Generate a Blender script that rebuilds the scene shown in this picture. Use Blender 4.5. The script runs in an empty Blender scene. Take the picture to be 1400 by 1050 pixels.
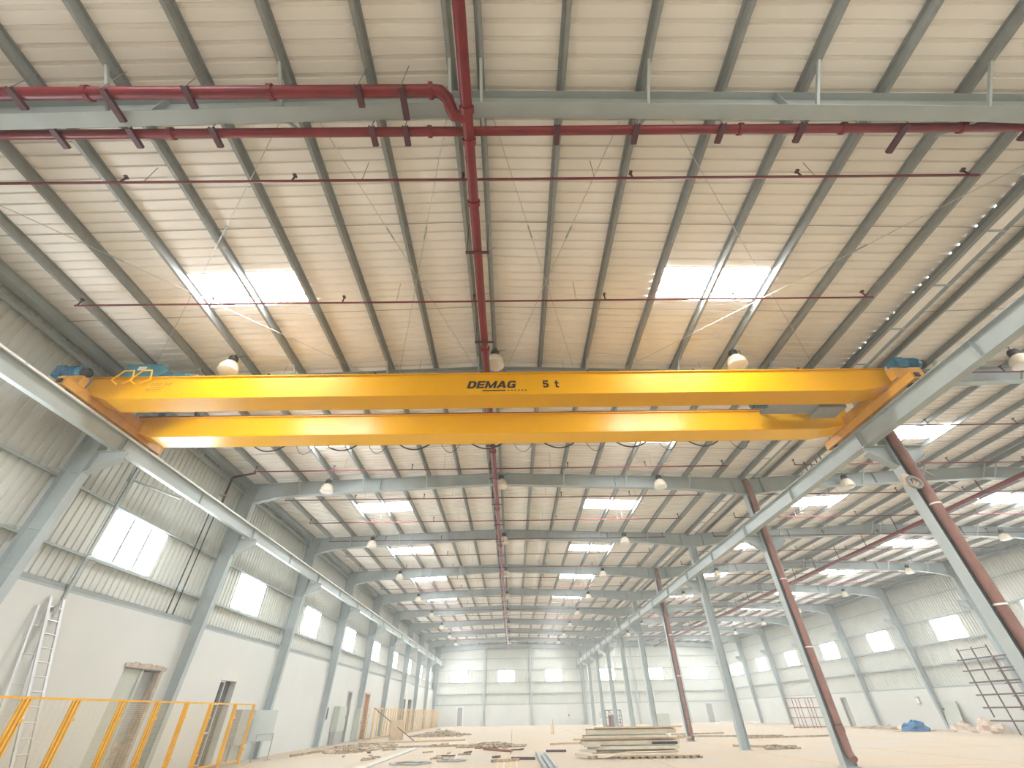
import bpy, math, random
from mathutils import Vector, Matrix
random.seed(7)
SC = bpy.context.scene
COL = SC.collection
R = math.radians

# ---------------------------------------------------------------- camera
cam_d = bpy.data.cameras.new('camera')
cam = bpy.data.objects.new('camera', cam_d)
COL.objects.link(cam)
SC.camera = cam
F_PX, PITCH, YAW, ROLL = 581.2, R(37.70), R(0.45), R(0.948)
cam_d.sensor_fit = 'HORIZONTAL'
cam_d.sensor_width = 36.0
cam_d.lens = 36.0 * F_PX / 1400.0
cam_d.clip_start, cam_d.clip_end = 0.05, 2000
fwd = Vector((math.sin(YAW) * math.cos(PITCH), math.cos(YAW) * math.cos(PITCH), math.sin(PITCH)))
rgt = Vector((math.cos(YAW), -math.sin(YAW), 0))
upv = rgt.cross(fwd)
r2 = rgt * math.cos(ROLL) - upv * math.sin(ROLL)
u2 = rgt * math.sin(ROLL) + upv * math.cos(ROLL)
M = Matrix((r2, u2, -fwd)).transposed().to_4x4()
M.translation = Vector((0, 0, 1.58))
cam.matrix_world = M

# ---------------------------------------------------------------- world, exposure
SKY_STRENGTH = 2.4
W = bpy.data.worlds.new('sky')
SC.world = W
W.use_nodes = True
nt = W.node_tree
nt.nodes.clear()
wo = nt.nodes.new('ShaderNodeOutputWorld')
bg = nt.nodes.new('ShaderNodeBackground')
tc = nt.nodes.new('ShaderNodeTexCoord')
sx = nt.nodes.new('ShaderNodeSeparateXYZ')
cr = nt.nodes.new('ShaderNodeValToRGB')
nt.links.new(tc.outputs['Generated'], sx.inputs[0])
nt.links.new(sx.outputs['Z'], cr.inputs[0])
cr.color_ramp.elements[0].position = 0.0
cr.color_ramp.elements[0].color = (0.62, 0.52, 0.40, 1)
cr.color_ramp.elements[1].position = 0.02
cr.color_ramp.elements[1].color = (0.93, 0.95, 1.0, 1)
nt.links.new(cr.outputs[0], bg.inputs[0])
bg.inputs[1].default_value = SKY_STRENGTH
nt.links.new(bg.outputs[0], wo.inputs[0])
SC.view_settings.view_transform = 'Standard'
SC.view_settings.look = 'None'
SC.view_settings.gamma = 1.0
SC.view_settings.use_curve_mapping = False
SC.view_settings.exposure = 0.74
SC.cycles.max_bounces = 8
SC.cycles.diffuse_bounces = 6
SC.cycles.glossy_bounces = 3
SC.cycles.caustics_reflective = False
SC.cycles.caustics_refractive = False
SC.cycles.sample_clamp_indirect = 6.0
SKYLIGHT_E = 34.0
WINDOW_E = 19.0

# ---------------------------------------------------------------- materials
def mat(name, col, rough=0.6, metal=0.0, var=0.0, scale=3.0, emit=0.0, bump=0.0, col2=None, spec=0.5, detail=4.0, stretch=None):
    m = bpy.data.materials.new(name)
    m.use_nodes = True
    t = m.node_tree
    b = t.nodes['Principled BSDF']
    b.inputs['Roughness'].default_value = rough
    b.inputs['Metallic'].default_value = metal
    b.inputs['Specular IOR Level'].default_value = spec
    c4 = (col[0], col[1], col[2], 1)
    b.inputs['Base Color'].default_value = c4
    if emit:
        b.inputs['Emission Color'].default_value = c4
        b.inputs['Emission Strength'].default_value = emit
    if var or col2 or bump:
        g = t.nodes.new('ShaderNodeNewGeometry')
        n = t.nodes.new('ShaderNodeTexNoise')
        n.inputs['Scale'].default_value = scale
        n.inputs['Detail'].default_value = detail
        src = g.outputs['Position']
        if stretch:
            mp = t.nodes.new('ShaderNodeMapping')
            mp.inputs['Scale'].default_value = stretch
            t.links.new(src, mp.inputs['Vector'])
            src = mp.outputs[0]
        t.links.new(src, n.inputs['Vector'])
        rp = t.nodes.new('ShaderNodeValToRGB')
        d = col2 if col2 else tuple(max(0, c * (1 - var)) for c in col)
        rp.color_ramp.elements[0].position = 0.35
        rp.color_ramp.elements[1].position = 0.65
        rp.color_ramp.elements[0].color = (d[0], d[1], d[2], 1)
        rp.color_ramp.elements[1].color = c4
        t.links.new(n.outputs['Fac'], rp.inputs[0])
        t.links.new(rp.outputs[0], b.inputs['Base Color'])
        if bump:
            bp = t.nodes.new('ShaderNodeBump')
            bp.inputs['Strength'].default_value = bump
            bp.inputs['Distance'].default_value = 0.02
            t.links.new(n.outputs['Fac'], bp.inputs['Height'])
            t.links.new(bp.outputs[0], b.inputs['Normal'])
    return m

MT = {}
MT['roof'] = mat('roof_sheet_cream', (0.88, 0.865, 0.82), 0.55, var=0.07, scale=0.8)
MT['wallsheet'] = mat('wall_sheet_offwhite', (0.58, 0.60, 0.555), 0.5, var=0.06, scale=0.8)
MT['purlin'] = mat('galvanised_grey', (0.30, 0.325, 0.32), 0.5, 0.15, var=0.12, scale=5)
MT['steel'] = mat('grey_primer_paint', (0.37, 0.43, 0.435), 0.5, var=0.10, scale=2.5)
MT['runway'] = mat('pale_grey_paint', (0.40, 0.455, 0.45), 0.45, var=0.10, scale=1.6)
MT['brown'] = mat('red_oxide_primer', (0.27, 0.14, 0.11), 0.6, var=0.25, scale=3)
MT['plaster'] = mat('white_plaster', (0.61, 0.63, 0.605), 0.8, var=0.05, scale=0.6, bump=0.05)
MT['floor'] = mat('dusty_concrete', (0.43, 0.335, 0.225), 0.75, scale=0.22, col2=(0.385, 0.345, 0.275), bump=0.06, detail=8)
MT['joint'] = mat('joint_dirt', (0.30, 0.25, 0.19), 0.9)
MT['red'] = mat('red_fire_paint', (0.19, 0.006, 0.011), 0.4, var=0.22, scale=4)
MT['branch'] = mat('dark_red_branch_paint', (0.16, 0.018, 0.025), 0.45, var=0.2, scale=4)
MT['maroon'] = mat('maroon_bracket_paint', (0.085, 0.022, 0.032), 0.5, var=0.2, scale=6)
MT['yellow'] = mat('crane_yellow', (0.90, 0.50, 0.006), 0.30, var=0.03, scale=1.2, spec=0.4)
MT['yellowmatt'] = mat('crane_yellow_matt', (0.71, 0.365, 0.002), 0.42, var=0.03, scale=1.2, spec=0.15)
MT['orange'] = mat('end_carriage_orange', (0.62, 0.32, 0.05), 0.45, var=0.15, scale=4)
MT['black'] = mat('black', (0.012, 0.012, 0.014), 0.5)
MT['rust'] = mat('rusty_rail', (0.24, 0.09, 0.05), 0.6, var=0.3, scale=6)
MT['blue'] = mat('motor_blue', (0.03, 0.16, 0.28), 0.4, var=0.3, scale=5)
MT['teal'] = mat('hoist_teal', (0.07, 0.27, 0.34), 0.4, var=0.25, scale=6)
MT['white'] = mat('white_paint', (0.80, 0.80, 0.78), 0.45)
MT['dome'] = mat('opal_acrylic', (0.82, 0.76, 0.62), 0.25, var=0.10, scale=8)
MT['pane'] = mat('daylit_pane', (0.97, 0.985, 1.0), 0.3, emit=WINDOW_E)
MT['skyl'] = mat('daylit_skylight', (0.97, 0.985, 1.0), 0.4, emit=SKYLIGHT_E)
MT['alu'] = mat('mill_aluminium', (0.62, 0.63, 0.64), 0.35, 0.6)
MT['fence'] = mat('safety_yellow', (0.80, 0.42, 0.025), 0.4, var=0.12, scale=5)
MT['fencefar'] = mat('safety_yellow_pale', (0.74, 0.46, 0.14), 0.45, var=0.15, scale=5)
MT['cabinet'] = mat('cabinet_greygreen', (0.46, 0.50, 0.44), 0.45, var=0.08, scale=3)
MT['doorgrey'] = mat('door_grey', (0.36, 0.37, 0.36), 0.5, var=0.1, scale=3)
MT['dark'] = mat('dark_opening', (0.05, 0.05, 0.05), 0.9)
MT['block'] = mat('bare_blockwork', (0.50, 0.43, 0.36), 0.9, var=0.3, scale=6, bump=0.3)
MT['wood'] = mat('raw_timber', (0.58, 0.42, 0.26), 0.7, var=0.3, scale=4, stretch=(1, 6, 6))
MT['ply'] = mat('plywood_pale', (0.66, 0.52, 0.35), 0.7, var=0.15, scale=3)
MT['channel'] = mat('pale_green_channel', (0.58, 0.54, 0.42), 0.55, var=0.18, scale=3)
MT['debris'] = mat('dusty_debris', (0.46, 0.37, 0.26), 0.9, var=0.5, scale=5, bump=0.3)
MT['tarp'] = mat('blue_tarp', (0.03, 0.16, 0.36), 0.5, var=0.4, scale=4, bump=0.4)
MT['bag'] = mat('dusty_sack', (0.66, 0.54, 0.44), 0.8, var=0.25, scale=4, bump=0.3)
MT['glass'] = mat('pale_panel', (0.47, 0.53, 0.50), 0.2, var=0.05, scale=2)
MT['wire'] = mat('fence_wire', (0.70, 0.55, 0.28), 0.5)
MT['rod'] = mat('bracing_steel', (0.25, 0.25, 0.23), 0.5, 0.3)
MT['rodlight'] = mat('bracing_steel_bright', (0.55, 0.55, 0.52), 0.4, 0.3)
MT['scaff'] = mat('scaffold_brown', (0.13, 0.085, 0.09), 0.7, var=0.3, scale=6)
MT['redrack'] = mat('rack_rust_red', (0.32, 0.10, 0.08), 0.6, var=0.2, scale=5)
MT['drum'] = mat('drum_brown', (0.24, 0.13, 0.14), 0.6, var=0.2, scale=4)

# ---------------------------------------------------------------- helpers
class MB:
    def __init__(self):
        self.v, self.f = [], []
    def box(self, a, b):
        x0, y0, z0 = (min(a[i], b[i]) for i in range(3))
        x1, y1, z1 = (max(a[i], b[i]) for i in range(3))
        n = len(self.v)
        self.v += [(x0, y0, z0), (x1, y0, z0), (x1, y1, z0), (x0, y1, z0), (x0, y0, z1), (x1, y0, z1), (x1, y1, z1), (x0, y1, z1)]
        self.f += [tuple(n + i for i in q) for q in ((0, 3, 2, 1), (4, 5, 6, 7), (0, 1, 5, 4), (1, 2, 6, 5), (2, 3, 7, 6), (3, 0, 4, 7))]
        return self
    def cbox(self, c, s, rot=None):
        n = len(self.v)
        q = Matrix.Identity(3) if rot is None else rot
        for dz in (-.5, .5):
            for dx, dy in ((-.5, -.5), (.5, -.5), (.5, .5), (-.5, .5)):
                p = q @ Vector((dx * s[0], dy * s[1], dz * s[2])) + Vector(c)
                self.v.append(tuple(p))
        self.f += [tuple(n + i for i in q2) for q2 in ((0, 3, 2, 1), (4, 5, 6, 7), (0, 1, 5, 4), (1, 2, 6, 5), (2, 3, 7, 6), (3, 0, 4, 7))]
        return self
    def bar(self, p0, p1, w, h, up=(0, 0, 1)):
        p0, p1 = Vector(p0), Vector(p1)
        d = (p1 - p0)
        L = d.length
        d.normalize()
        u = Vector(up)
        s = d.cross(u)
        if s.length < 1e-4:
            s = d.cross(Vector((1, 0, 0)))
        s.normalize()
        u = s.cross(d)
        return self.cbox((p0 + p1) / 2, (w, L, h), Matrix((s, d, u)).transposed())
    def tube(self, pts, r, n=8, caps=True):
        pts = [Vector(p) for p in pts]
        rings = []
        prev = None
        for i, p in enumerate(pts):
            if i == 0: d = pts[1] - pts[0]
            elif i == len(pts) - 1: d = pts[-1] - pts[-2]
            else: d = (pts[i + 1] - pts[i]).normalized() + (pts[i] - pts[i - 1]).normalized()
            d.normalize()
            if prev is None:
                a = d.orthogonal().normalized()
            else:
                a = prev - d * prev.dot(d)
                a.normalize()
            prev = a
            b = d.cross(a)
            k = len(self.v)
            for j in range(n):
                t = 2 * math.pi * j / n
                self.v.append(tuple(p + (a * math.cos(t) + b * math.sin(t)) * r))
            rings.append(k)
        for i in range(len(rings) - 1):
            for j in range(n):
                self.f.append((rings[i] + j, rings[i] + (j + 1) % n, rings[i + 1] + (j + 1) % n, rings[i + 1] + j))
        if caps:
            self.f.append(tuple(rings[0] + j for j in reversed(range(n))))
            self.f.append(tuple(rings[-1] + j for j in range(n)))
        return self
    def lathe(self, c, prof, n=16, axis='z'):
        rings = []
        for r, h in prof:
            k = len(self.v)
            for j in range(n):
                t = 2 * math.pi * j / n
                a, b = r * math.cos(t), r * math.sin(t)
                if axis == 'z': p = (c[0] + a, c[1] + b, c[2] + h)
                elif axis == 'x': p = (c[0] + h, c[1] + a, c[2] + b)
                else: p = (c[0] + b, c[1] + h, c[2] + a)
                self.v.append(p)
            rings.append(k)
        for i in range(len(rings) - 1):
            for j in range(n):
                self.f.append((rings[i] + j, rings[i] + (j + 1) % n, rings[i + 1] + (j + 1) % n, rings[i + 1] + j))
        self.f.append(tuple(rings[0] + j for j in reversed(range(n))))
        self.f.append(tuple(rings[-1] + j for j in range(n)))
        return self
    def prism(self, poly, a, b, axis='y'):
        n = len(self.v)
        k = len(poly)
        for t in (a, b):
            for p, q in poly:
                self.v.append({'y': (p, t, q), 'x': (t, p, q), 'z': (p, q, t)}[axis])
        self.f.append(tuple(n + i for i in range(k)))
        self.f.append(tuple(n + k + i for i in reversed(range(k))))
        for i in range(k):
            j = (i + 1) % k
            self.f.append((n + i, n + k + i, n + k + j, n + j))
        return self
    def mesh(self, name, m, org=(0, 0, 0), smooth=False):
        me = bpy.data.meshes.new(name)
        me.from_pydata([(x - org[0], y - org[1], z - org[2]) for x, y, z in self.v], [], self.f)
        me.validate()
        import bmesh
        b = bmesh.new()
        b.from_mesh(me)
        bmesh.ops.recalc_face_normals(b, faces=b.faces)
        b.to_mesh(me)
        b.free()
        me.materials.append(m)
        if smooth:
            me.polygons.foreach_set('use_smooth', [True] * len(me.polygons))
            try: me.set_sharp_from_angle(angle=R(40))
            except Exception: pass
        return me

ORG = {}
def setp(o, label=None, cat=None, group=None, kind=None):
    if label: o['label'] = label
    if cat: o['category'] = cat
    if group: o['group'] = group
    if kind: o['kind'] = kind
    return o
def thing(name, label=None, cat=None, loc=(0, 0, 0), group=None, kind=None):
    o = bpy.data.objects.new(name, None)
    o.empty_display_size = 0.2
    COL.objects.link(o)
    o.location = loc
    ORG[o.name] = tuple(loc)
    return setp(o, label, cat, group, kind)
def obj(name, mb, m, parent=None, label=None, cat=None, group=None, kind=None, smooth=False):
    if parent is not None:
        org = ORG[parent.name]
    else:
        xs, ys, zs = zip(*mb.v)
        org = ((min(xs) + max(xs)) / 2, (min(ys) + max(ys)) / 2, min(zs))
    me = mb.mesh(name, m, org, smooth)
    o = bpy.data.objects.new(name, me)
    COL.objects.link(o)
    if parent is not None:
        o.parent = parent
    else:
        o.location = org
    ORG[o.name] = org
    return setp(o, label, cat, group, kind)
def inst(src, parent, off):
    o = src.copy()
    COL.objects.link(o)
    o.parent = parent
    o.location = off
    if parent is not None:
        ORG[o.name] = ORG[parent.name]
    return o
ORD = ['zeroth', 'first', 'second', 'third', 'fourth', 'fifth', 'sixth', 'seventh', 'eighth', 'ninth', 'tenth', 'eleventh', 'twelfth', 'thirteenth', 'fourteenth', 'fifteenth', 'sixteenth', 'seventeenth', 'eighteenth', 'nineteenth', 'twentieth', 'twenty-first', 'twenty-second', 'twenty-third', 'twenty-fourth', 'twenty-fifth', 'twenty-sixth']

# ---------------------------------------------------------------- building grid
S = 8.0
def FY(k): return 3.05 + S * (k - 1)
NF = 11
YEND = FY(NF)
RX1, RX2, VX = -0.72, 23.0, 11.25
SL = 0.037
LX, RXW = -12.85, 34.75          # sheet planes
def rx(x): return RX1 if x < VX else RX2
def ztop(x): return 10.79 - SL * abs(x - rx(x))
def zsheet(x): return ztop(x) + 0.205

# floor: cast slabs with joints
fl = thing('floor', kind='structure')
sub = MB().box((-13.2, -14, -0.30), (35.2, YEND + 0.6, -0.06))
obj('sub_base', sub, MT['joint'], fl)
slab = None
xs = [-13.1, -6.45, -0.15, 5.6, 11.2, 17.1, 23.0, 29.0, 35.1]
for i in range(len(xs) - 1):
    for k in range(-1, 11):
        y0 = FY(k) if k > -1 else -14
        y1 = FY(k + 1)
        obj('slab', MB().box((xs[i] + .012, y0 + .015, -0.2), (xs[i + 1] - .012, y1 - .015, 0)), MT['floor'], fl)
apron = obj('ground', MB().box((-60, -70, -0.3), (80, -14.02, -0.02)), MT['floor'], kind='structure')

# ---------------------------------------------------------------- ceiling
ce = thing('ceiling', kind='structure')
P_ = 0.25
def rib_profile(n, h=0.045):
    pr = [(0, 0)]
    for i in range(n):
        b = i * P_
        pr += [(b + .165, 0), (b + .185, h), (b + .235, h), (b + .25, 0)]
    pr.append((n * P_ + .012, 0))
    return pr
def sheet_mb(x0, x1, y0, n, dz=0):
    mb = MB()
    pr = rib_profile(n)
    for x in (x0, x1):
        for (u, h) in pr:
            mb.v.append((x, y0 + u, zsheet(x if x0 < VX else max(x, VX + .01)) + h + dz))
    k = len(pr)
    for i in range(k - 1):
        mb.f.append((i, i + 1, k + i + 1, k + i))
    return mb
SLOPES = [('a', RX1, LX - .15), ('b', RX1, 11.14), ('c', RX2, 11.46), ('d', RX2, RXW + .2)]
NEAR_SHEETS = 60
for nm, xa, xb in SLOPES:
    xa2 = xa + (0.02 if xb < xa else -0.02)
    base = obj('roof_sheet', sheet_mb(xa2, xb, -6.0, 4), MT['roof'], ce)
    for j in range(1, NEAR_SHEETS):
        inst(base, ce, (0, j * 1.0, 0.0015 * (j % 2)))
    obj('roof_sheets_beyond', sheet_mb(xa2, xb, -6.0 + NEAR_SHEETS, 4 * 30), MT['roof'], ce, kind='stuff')
    obj('roof_sheets_behind', sheet_mb(xa2, xb, -14.0, 32), MT['roof'], ce, kind='stuff')
for xr in (RX1, RX2):
    obj('ridge_cap', MB().prism([(xr - .35, 11.03), (xr, 11.06), (xr + .35, 11.03), (xr + .35, 11.07), (xr, 11.11), (xr - .35, 11.07)], -14, YEND + .5), MT['roof'], ce)
# purlins
OFFS = [0.26 + 1.485 * i for i in range(8)]
def zpurlin(x, s, y0, L=S):
    """Z section, bottom lip pointing down the slope (s = -1 left, +1 right)"""
    zt = zsheet(x) - .006
    zb = zt - 0.20
    mb = MB()
    mb.box((x - .006, y0, zb), (x + .006, y0 + L, zt))
    mb.box((x, y0, zb), (x + s * .07, y0 + L, zb + .006))
    mb.box((x + s * .064, y0, zb), (x + s * .07, y0 + L, zb + .022))
    mb.box((x, y0, zt - .006), (x - s * .07, y0 + L, zt))
    return mb
PX = []
for xr in (RX1, RX2):
    for s in (-1, 1):
        for o in OFFS:
            PX.append((xr + s * o, s))
for x, s in PX:
    base = obj('purlin', zpurlin(x, s, FY(0)), MT['purlin'], ce)
    for k in range(1, 9):
        inst(base, ce, (0, k * S, 0))
far = MB()
for x, s in PX:
    q = zpurlin(x, s, FY(9), 2 * S)
    n = len(far.v)
    far.v += q.v
    far.f += [tuple(n + i for i in f) for f in q.f]
    q = zpurlin(x, s, -14, S + .95)
    n = len(far.v)
    far.v += q.v
    far.f += [tuple(n + i for i in f) for f in q.f]
obj('purlins_beyond', far, MT['purlin'], ce, kind='stuff')
# eave struts
for x, s in ((-12.52, 1), (34.40, -1)):
    z = zsheet(x)
    mb = MB().box((x, -14, z - .33), (x + .012, YEND, z - .02)).box((x + s * .16, -14, z - .33), (x - s * .12, YEND, z - .32)).box((x, -14, z - .03), (x + s * .1, YEND, z - .02)).box((x - s * .12, -14, z - .33), (x - s * .11, YEND, z - .26))
    obj('eave_strut', mb, MT['steel'], ce)
    mb = MB().box((x - s * .16, -14, z - .62), (x - s * .15, YEND, z - .42)).box((x - s * .16, -14, z - .62), (x + s * .0, YEND, z - .61))
    obj('eave_girt', mb, MT['steel'], ce)
# gutter between the two roofs
g = MB().box((11.20, -14, 10.32), (11.50, YEND, 10.33)).box((11.195, -14, 10.32), (11.205, YEND, 10.47)).box((11.495, -14, 10.32), (11.505, YEND, 10.47))
obj('valley_gutter', g, MT['roof'], ce)
clo = MB()
random.seed(11)
for j in range(int(90 / .25)):
    y0 = -6 + j * .25
    zq = zsheet(11.1)
    clo.box((11.085, y0 - .015, zq - .09), (11.105, y0 + .165 + (.085 if random.random() < .45 else 0), zq + .0))
obj('rib_closure', clo, MT['purlin'], ce, kind='stuff')
for x, s in ((11.10, 1), (11.60, -1)):
    z = zsheet(x) - (.085 if x < 11.3 else .008)
    mb = MB().box((x - .006, -14, z - .22), (x + .006, YEND, z)).box((x, -14, z - .22), (x - s * .09, YEND, z - .214)).box((x, -14, z - .006), (x - s * .07, YEND, z))
    obj('gutter_purlin', mb, MT['purlin'], ce)
gs = obj('gutter_strap', MB().box((11.08, FY(1) + 1.0, 10.30), (11.62, FY(1) + 1.05, 10.318)), MT['steel'], ce)
for j in range(1, 30):
    inst(gs, ce, (0, 1.6 * j, 0))
# sag rods
for (xa, xb) in ((RX1 - .26, -12.5), (RX1 + .26, 11.1), (RX2 - .26, 11.6), (RX2 + .26, 34.4)):
    src = None
    for k in range(0, 7):
        for dy in (2.65, 5.35):
            y = FY(k) + dy
            if src is None:
                src = obj('sag_rod', MB().tube([(xa, y, zsheet(xa) - .07), (xb, y, zsheet(xb) - .07)], .007, 5), MT['rod'], ce)
                sy = y
            else:
                inst(src, ce, (0, y - sy, 0))
# skylights
SKX = [(-8.38, -5.50), (4.02, 6.88), (15.60, 18.45), (26.85, 29.75)]
for xa, xb in SKX:
    for k in range(0, 11):
        y0 = FY(k) + (3.95 if k < 3 else 3.35)
        L = 1.1 if k < 3 else 1.25
        mb = MB()
        pts = rib_profile(4, .03)
        pts = [(u * L / 1.012, h) for u, h in pts]
        xm = (xa + xb) / 2
        mb2 = MB()
        for x in (xa, xb):
            for u, h in pts: mb2.v.append((x, y0 + u, zsheet(x) + h - .004))
        for i in range(len(pts) - 1): mb2.f.append((i, i + 1, len(pts) + i + 1, len(pts) + i))
        obj('skylight_panel', mb2, MT['skyl'], ce, label='bright translucent roof panel')

# ---------------------------------------------------------------- walls
def girt_mb(axis, pos, s, z, a, b):
    """C girt: web vertical; s = direction towards the room"""
    mb = MB()
    if axis == 'y':
        mb.box((pos, a, z), (pos + s * .20, b, z + .008)).box((pos + s * .192, a, z - .05), (pos + s * .20, b, z)).box((pos, a, z), (pos + s * .008, b, z + .06))
        mb.box((pos + s * .192, a, z), (pos + s * .2, b, z + .02))
    else:
        mb.box((a, pos, z), (b, pos + s * .20, z + .008)).box((a, pos + s * .192, z - .05), (b, pos + s * .20, z)).box((a, pos, z), (b, pos + s * .008, z + .06))
    return mb
def vsheet_mb(axis, pos, s, u0, n, z0, z1):
    mb = MB()
    pr = rib_profile(n, .035)
    for z in (z0, z1):
        for (u, h) in pr:
            mb.v.append((pos - s * h, u0 + u, z) if axis == 'y' else (u0 + u, pos - s * h, z))
    k = len(pr)
    for i in range(k - 1): mb.f.append((i, i + 1, k + i + 1, k + i))
    return mb
def side_wall(name, xs, s, zw, girts, face):
    w = thing(name, kind='structure')
    base = obj('cladding_sheet', vsheet_mb('y', xs, s, -6, 4, zw - .1, 10.62), MT['wallsheet'], w)
    for j in range(1, 66):
        inst(base, w, (0.0012 * (j % 2), j * 1.0, 0))
    obj('cladding_beyond', vsheet_mb('y', xs, s, 60, 4 * 24, zw - .1, 10.62), MT['wallsheet'], w, kind='stuff')
    obj('cladding_behind', vsheet_mb('y', xs, s, -14, 32, zw - .1, 10.62), MT['wallsheet'], w, kind='stuff')
    for z in girts:
        b = None
        for k in range(0, 11):
            if b is None: b = obj('girt', girt_mb('y', xs + s * .004, s, z, FY(0), FY(1)), MT['steel'], w)
            else: inst(b, w, (0, k * S, 0))
    return w
wl = side_wall('wall_left', LX, 1, 4.45, (4.50, 5.44, 7.02, 8.75), -12.62)
obj('sill_girt', MB().box((-12.66, -14, 4.46), (-12.65, YEND, 4.64)).box((-12.84, -14, 4.63), (-12.65, YEND, 4.64)), MT['purlin'], wl)  # dark strip added to draw the shadowed gap above the dado
wr = side_wall('wall_right', RXW, -1, 2.72, (2.75, 4.2, 5.62, 7.22, 8.8), 34.5)
# masonry dado, one panel per bay, openings cut out
def dado(w, xa, xb, y0, y1, z1, holes=()):
    cur = y0
    mb = MB()
    for (h0, h1, hz) in sorted(holes):
        mb.box((xa, cur, 0), (xb, h0, z1))
        mb.box((xa, h0, hz), (xb, h1, z1))
        cur = h1
    mb.box((xa, cur, 0), (xb, y1, z1))
    obj('masonry_panel', mb, MT['plaster'], w)
HOLES = {2: [(16.55, 18.45, 3.05)], 3: [(22.36, 23.80, 2.98)], 5: [(40.2, 41.3, 3.05)], 6: [(44.8, 46.5, 3.1)], 8: [(60.4, 62.3, 3.05), (63.7, 65.9, 3.05)]}
for k in range(-1, 11):
    y0 = FY(k) if k > -1 else -14
    dado(wl, -13.0, -12.62, y0, FY(k + 1), 4.45, HOLES.get(k, ()))
    dado(wr, 34.5, 35.0, y0, FY(k + 1), 2.7, [(54.9, 55.9, 2.4)] if k == 7 else ())
# end wall
we = thing('wall_back', kind='structure')
ye = YEND + .38
base = obj('cladding_sheet', vsheet_mb('x', ye, -1, -13, 4, 2.5, 11.05), MT['wallsheet'], we)
for j in range(1, 48):
    inst(base, we, (j * 1.0, 0.0012 * (j % 2), 0))
for z in (2.62, 3.98, 5.42, 7.08, 8.66, 10.0):
    obj('girt', girt_mb('x', ye - .004, -1, z, -12.9, 34.9), MT['steel'], we)
mb = MB()
for a, b, hz in ((-13.0, -8.72, 0), (-8.72, -7.82, 2.36), (-7.82, 30.1, 0), (30.1, 31.0, 2.3), (31.0, 35.0, 0)):
    mb.box((a, YEND + .22, hz), (b, YEND + .6, 2.6))
obj('masonry_panel', mb, MT['plaster'], we)

# ---------------------------------------------------------------- windows
WN = [0]
def window_y(xp, s, y0, y1, z0, z1):
    WN[0] += 1
    w = thing('window_%d' % WN[0], kind='structure', loc=(xp, (y0 + y1) / 2, z0))
    d = .05
    t = .045
    x0, x1 = xp, xp + s * d
    obj('frame', MB().box((x0, y0, z0), (x1, y1, z0 + t)).box((x0, y0, z1 - t), (x1, y1, z1)).box((x0, y0, z0), (x1, y0 + t, z1)).box((x0, y1 - t, z0), (x1, y1, z1)), MT['white'], w)
    L = (y1 - y0) / 3
    for i in range(3):
        obj('pane', MB().box((xp + s * .012, y0 + i * L + .012, z0 + .03), (xp + s * .022, y0 + (i + 1) * L - .012, z1 - .03)), MT['pane'], w)
    for i in (1, 2):
        obj('mullion', MB().box((xp + s * .01, y0 + i * L - .05, z0), (xp + s * .045, y0 + i * L + .05, z1)), MT['steel'], w)
def window_x(yp, x0, x1, z0, z1):
    WN[0] += 1
    w = thing('window_%d' % WN[0], kind='structure', loc=((x0 + x1) / 2, yp, z0))
    t = .045
    obj('frame', MB().box((x0, yp, z0), (x1, yp - .05, z0 + t)).box((x0, yp, z1 - t), (x1, yp - .05, z1)).box((x0, yp, z0), (x0 + t, yp - .05, z1)).box((x1 - t, yp, z0), (x1, yp - .05, z1)), MT['white'], w)
    L = (x1 - x0) / 3
    for i in range(3):
        obj('pane', MB().box((x0 + i * L + .012, yp - .022, z0 + .03), (x0 + (i + 1) * L - .012, yp - .012, z1 - .03)), MT['pane'], w)
    for i in (1, 2):
        obj('mullion', MB().box((x0 + i * L - .05, yp - .045, z0), (x0 + i * L + .05, yp - .01, z1)), MT['steel'], w)
for k in range(1, 11):
    window_y(LX + .01, 1, FY(k) + 2.32, FY(k) + 4.95, 5.53, 7.00)
for k in range(3, 11):
    window_y(RXW - .01, -1, FY(k) + 2.25, FY(k) + 5.1, 5.69, 7.2)
for x0 in (-9.97, -2.38, 5.36, 13.85, 21.75, 28.9):
    window_x(ye - .01, x0, x0 + 2.62, 5.52, 7.06)

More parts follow.
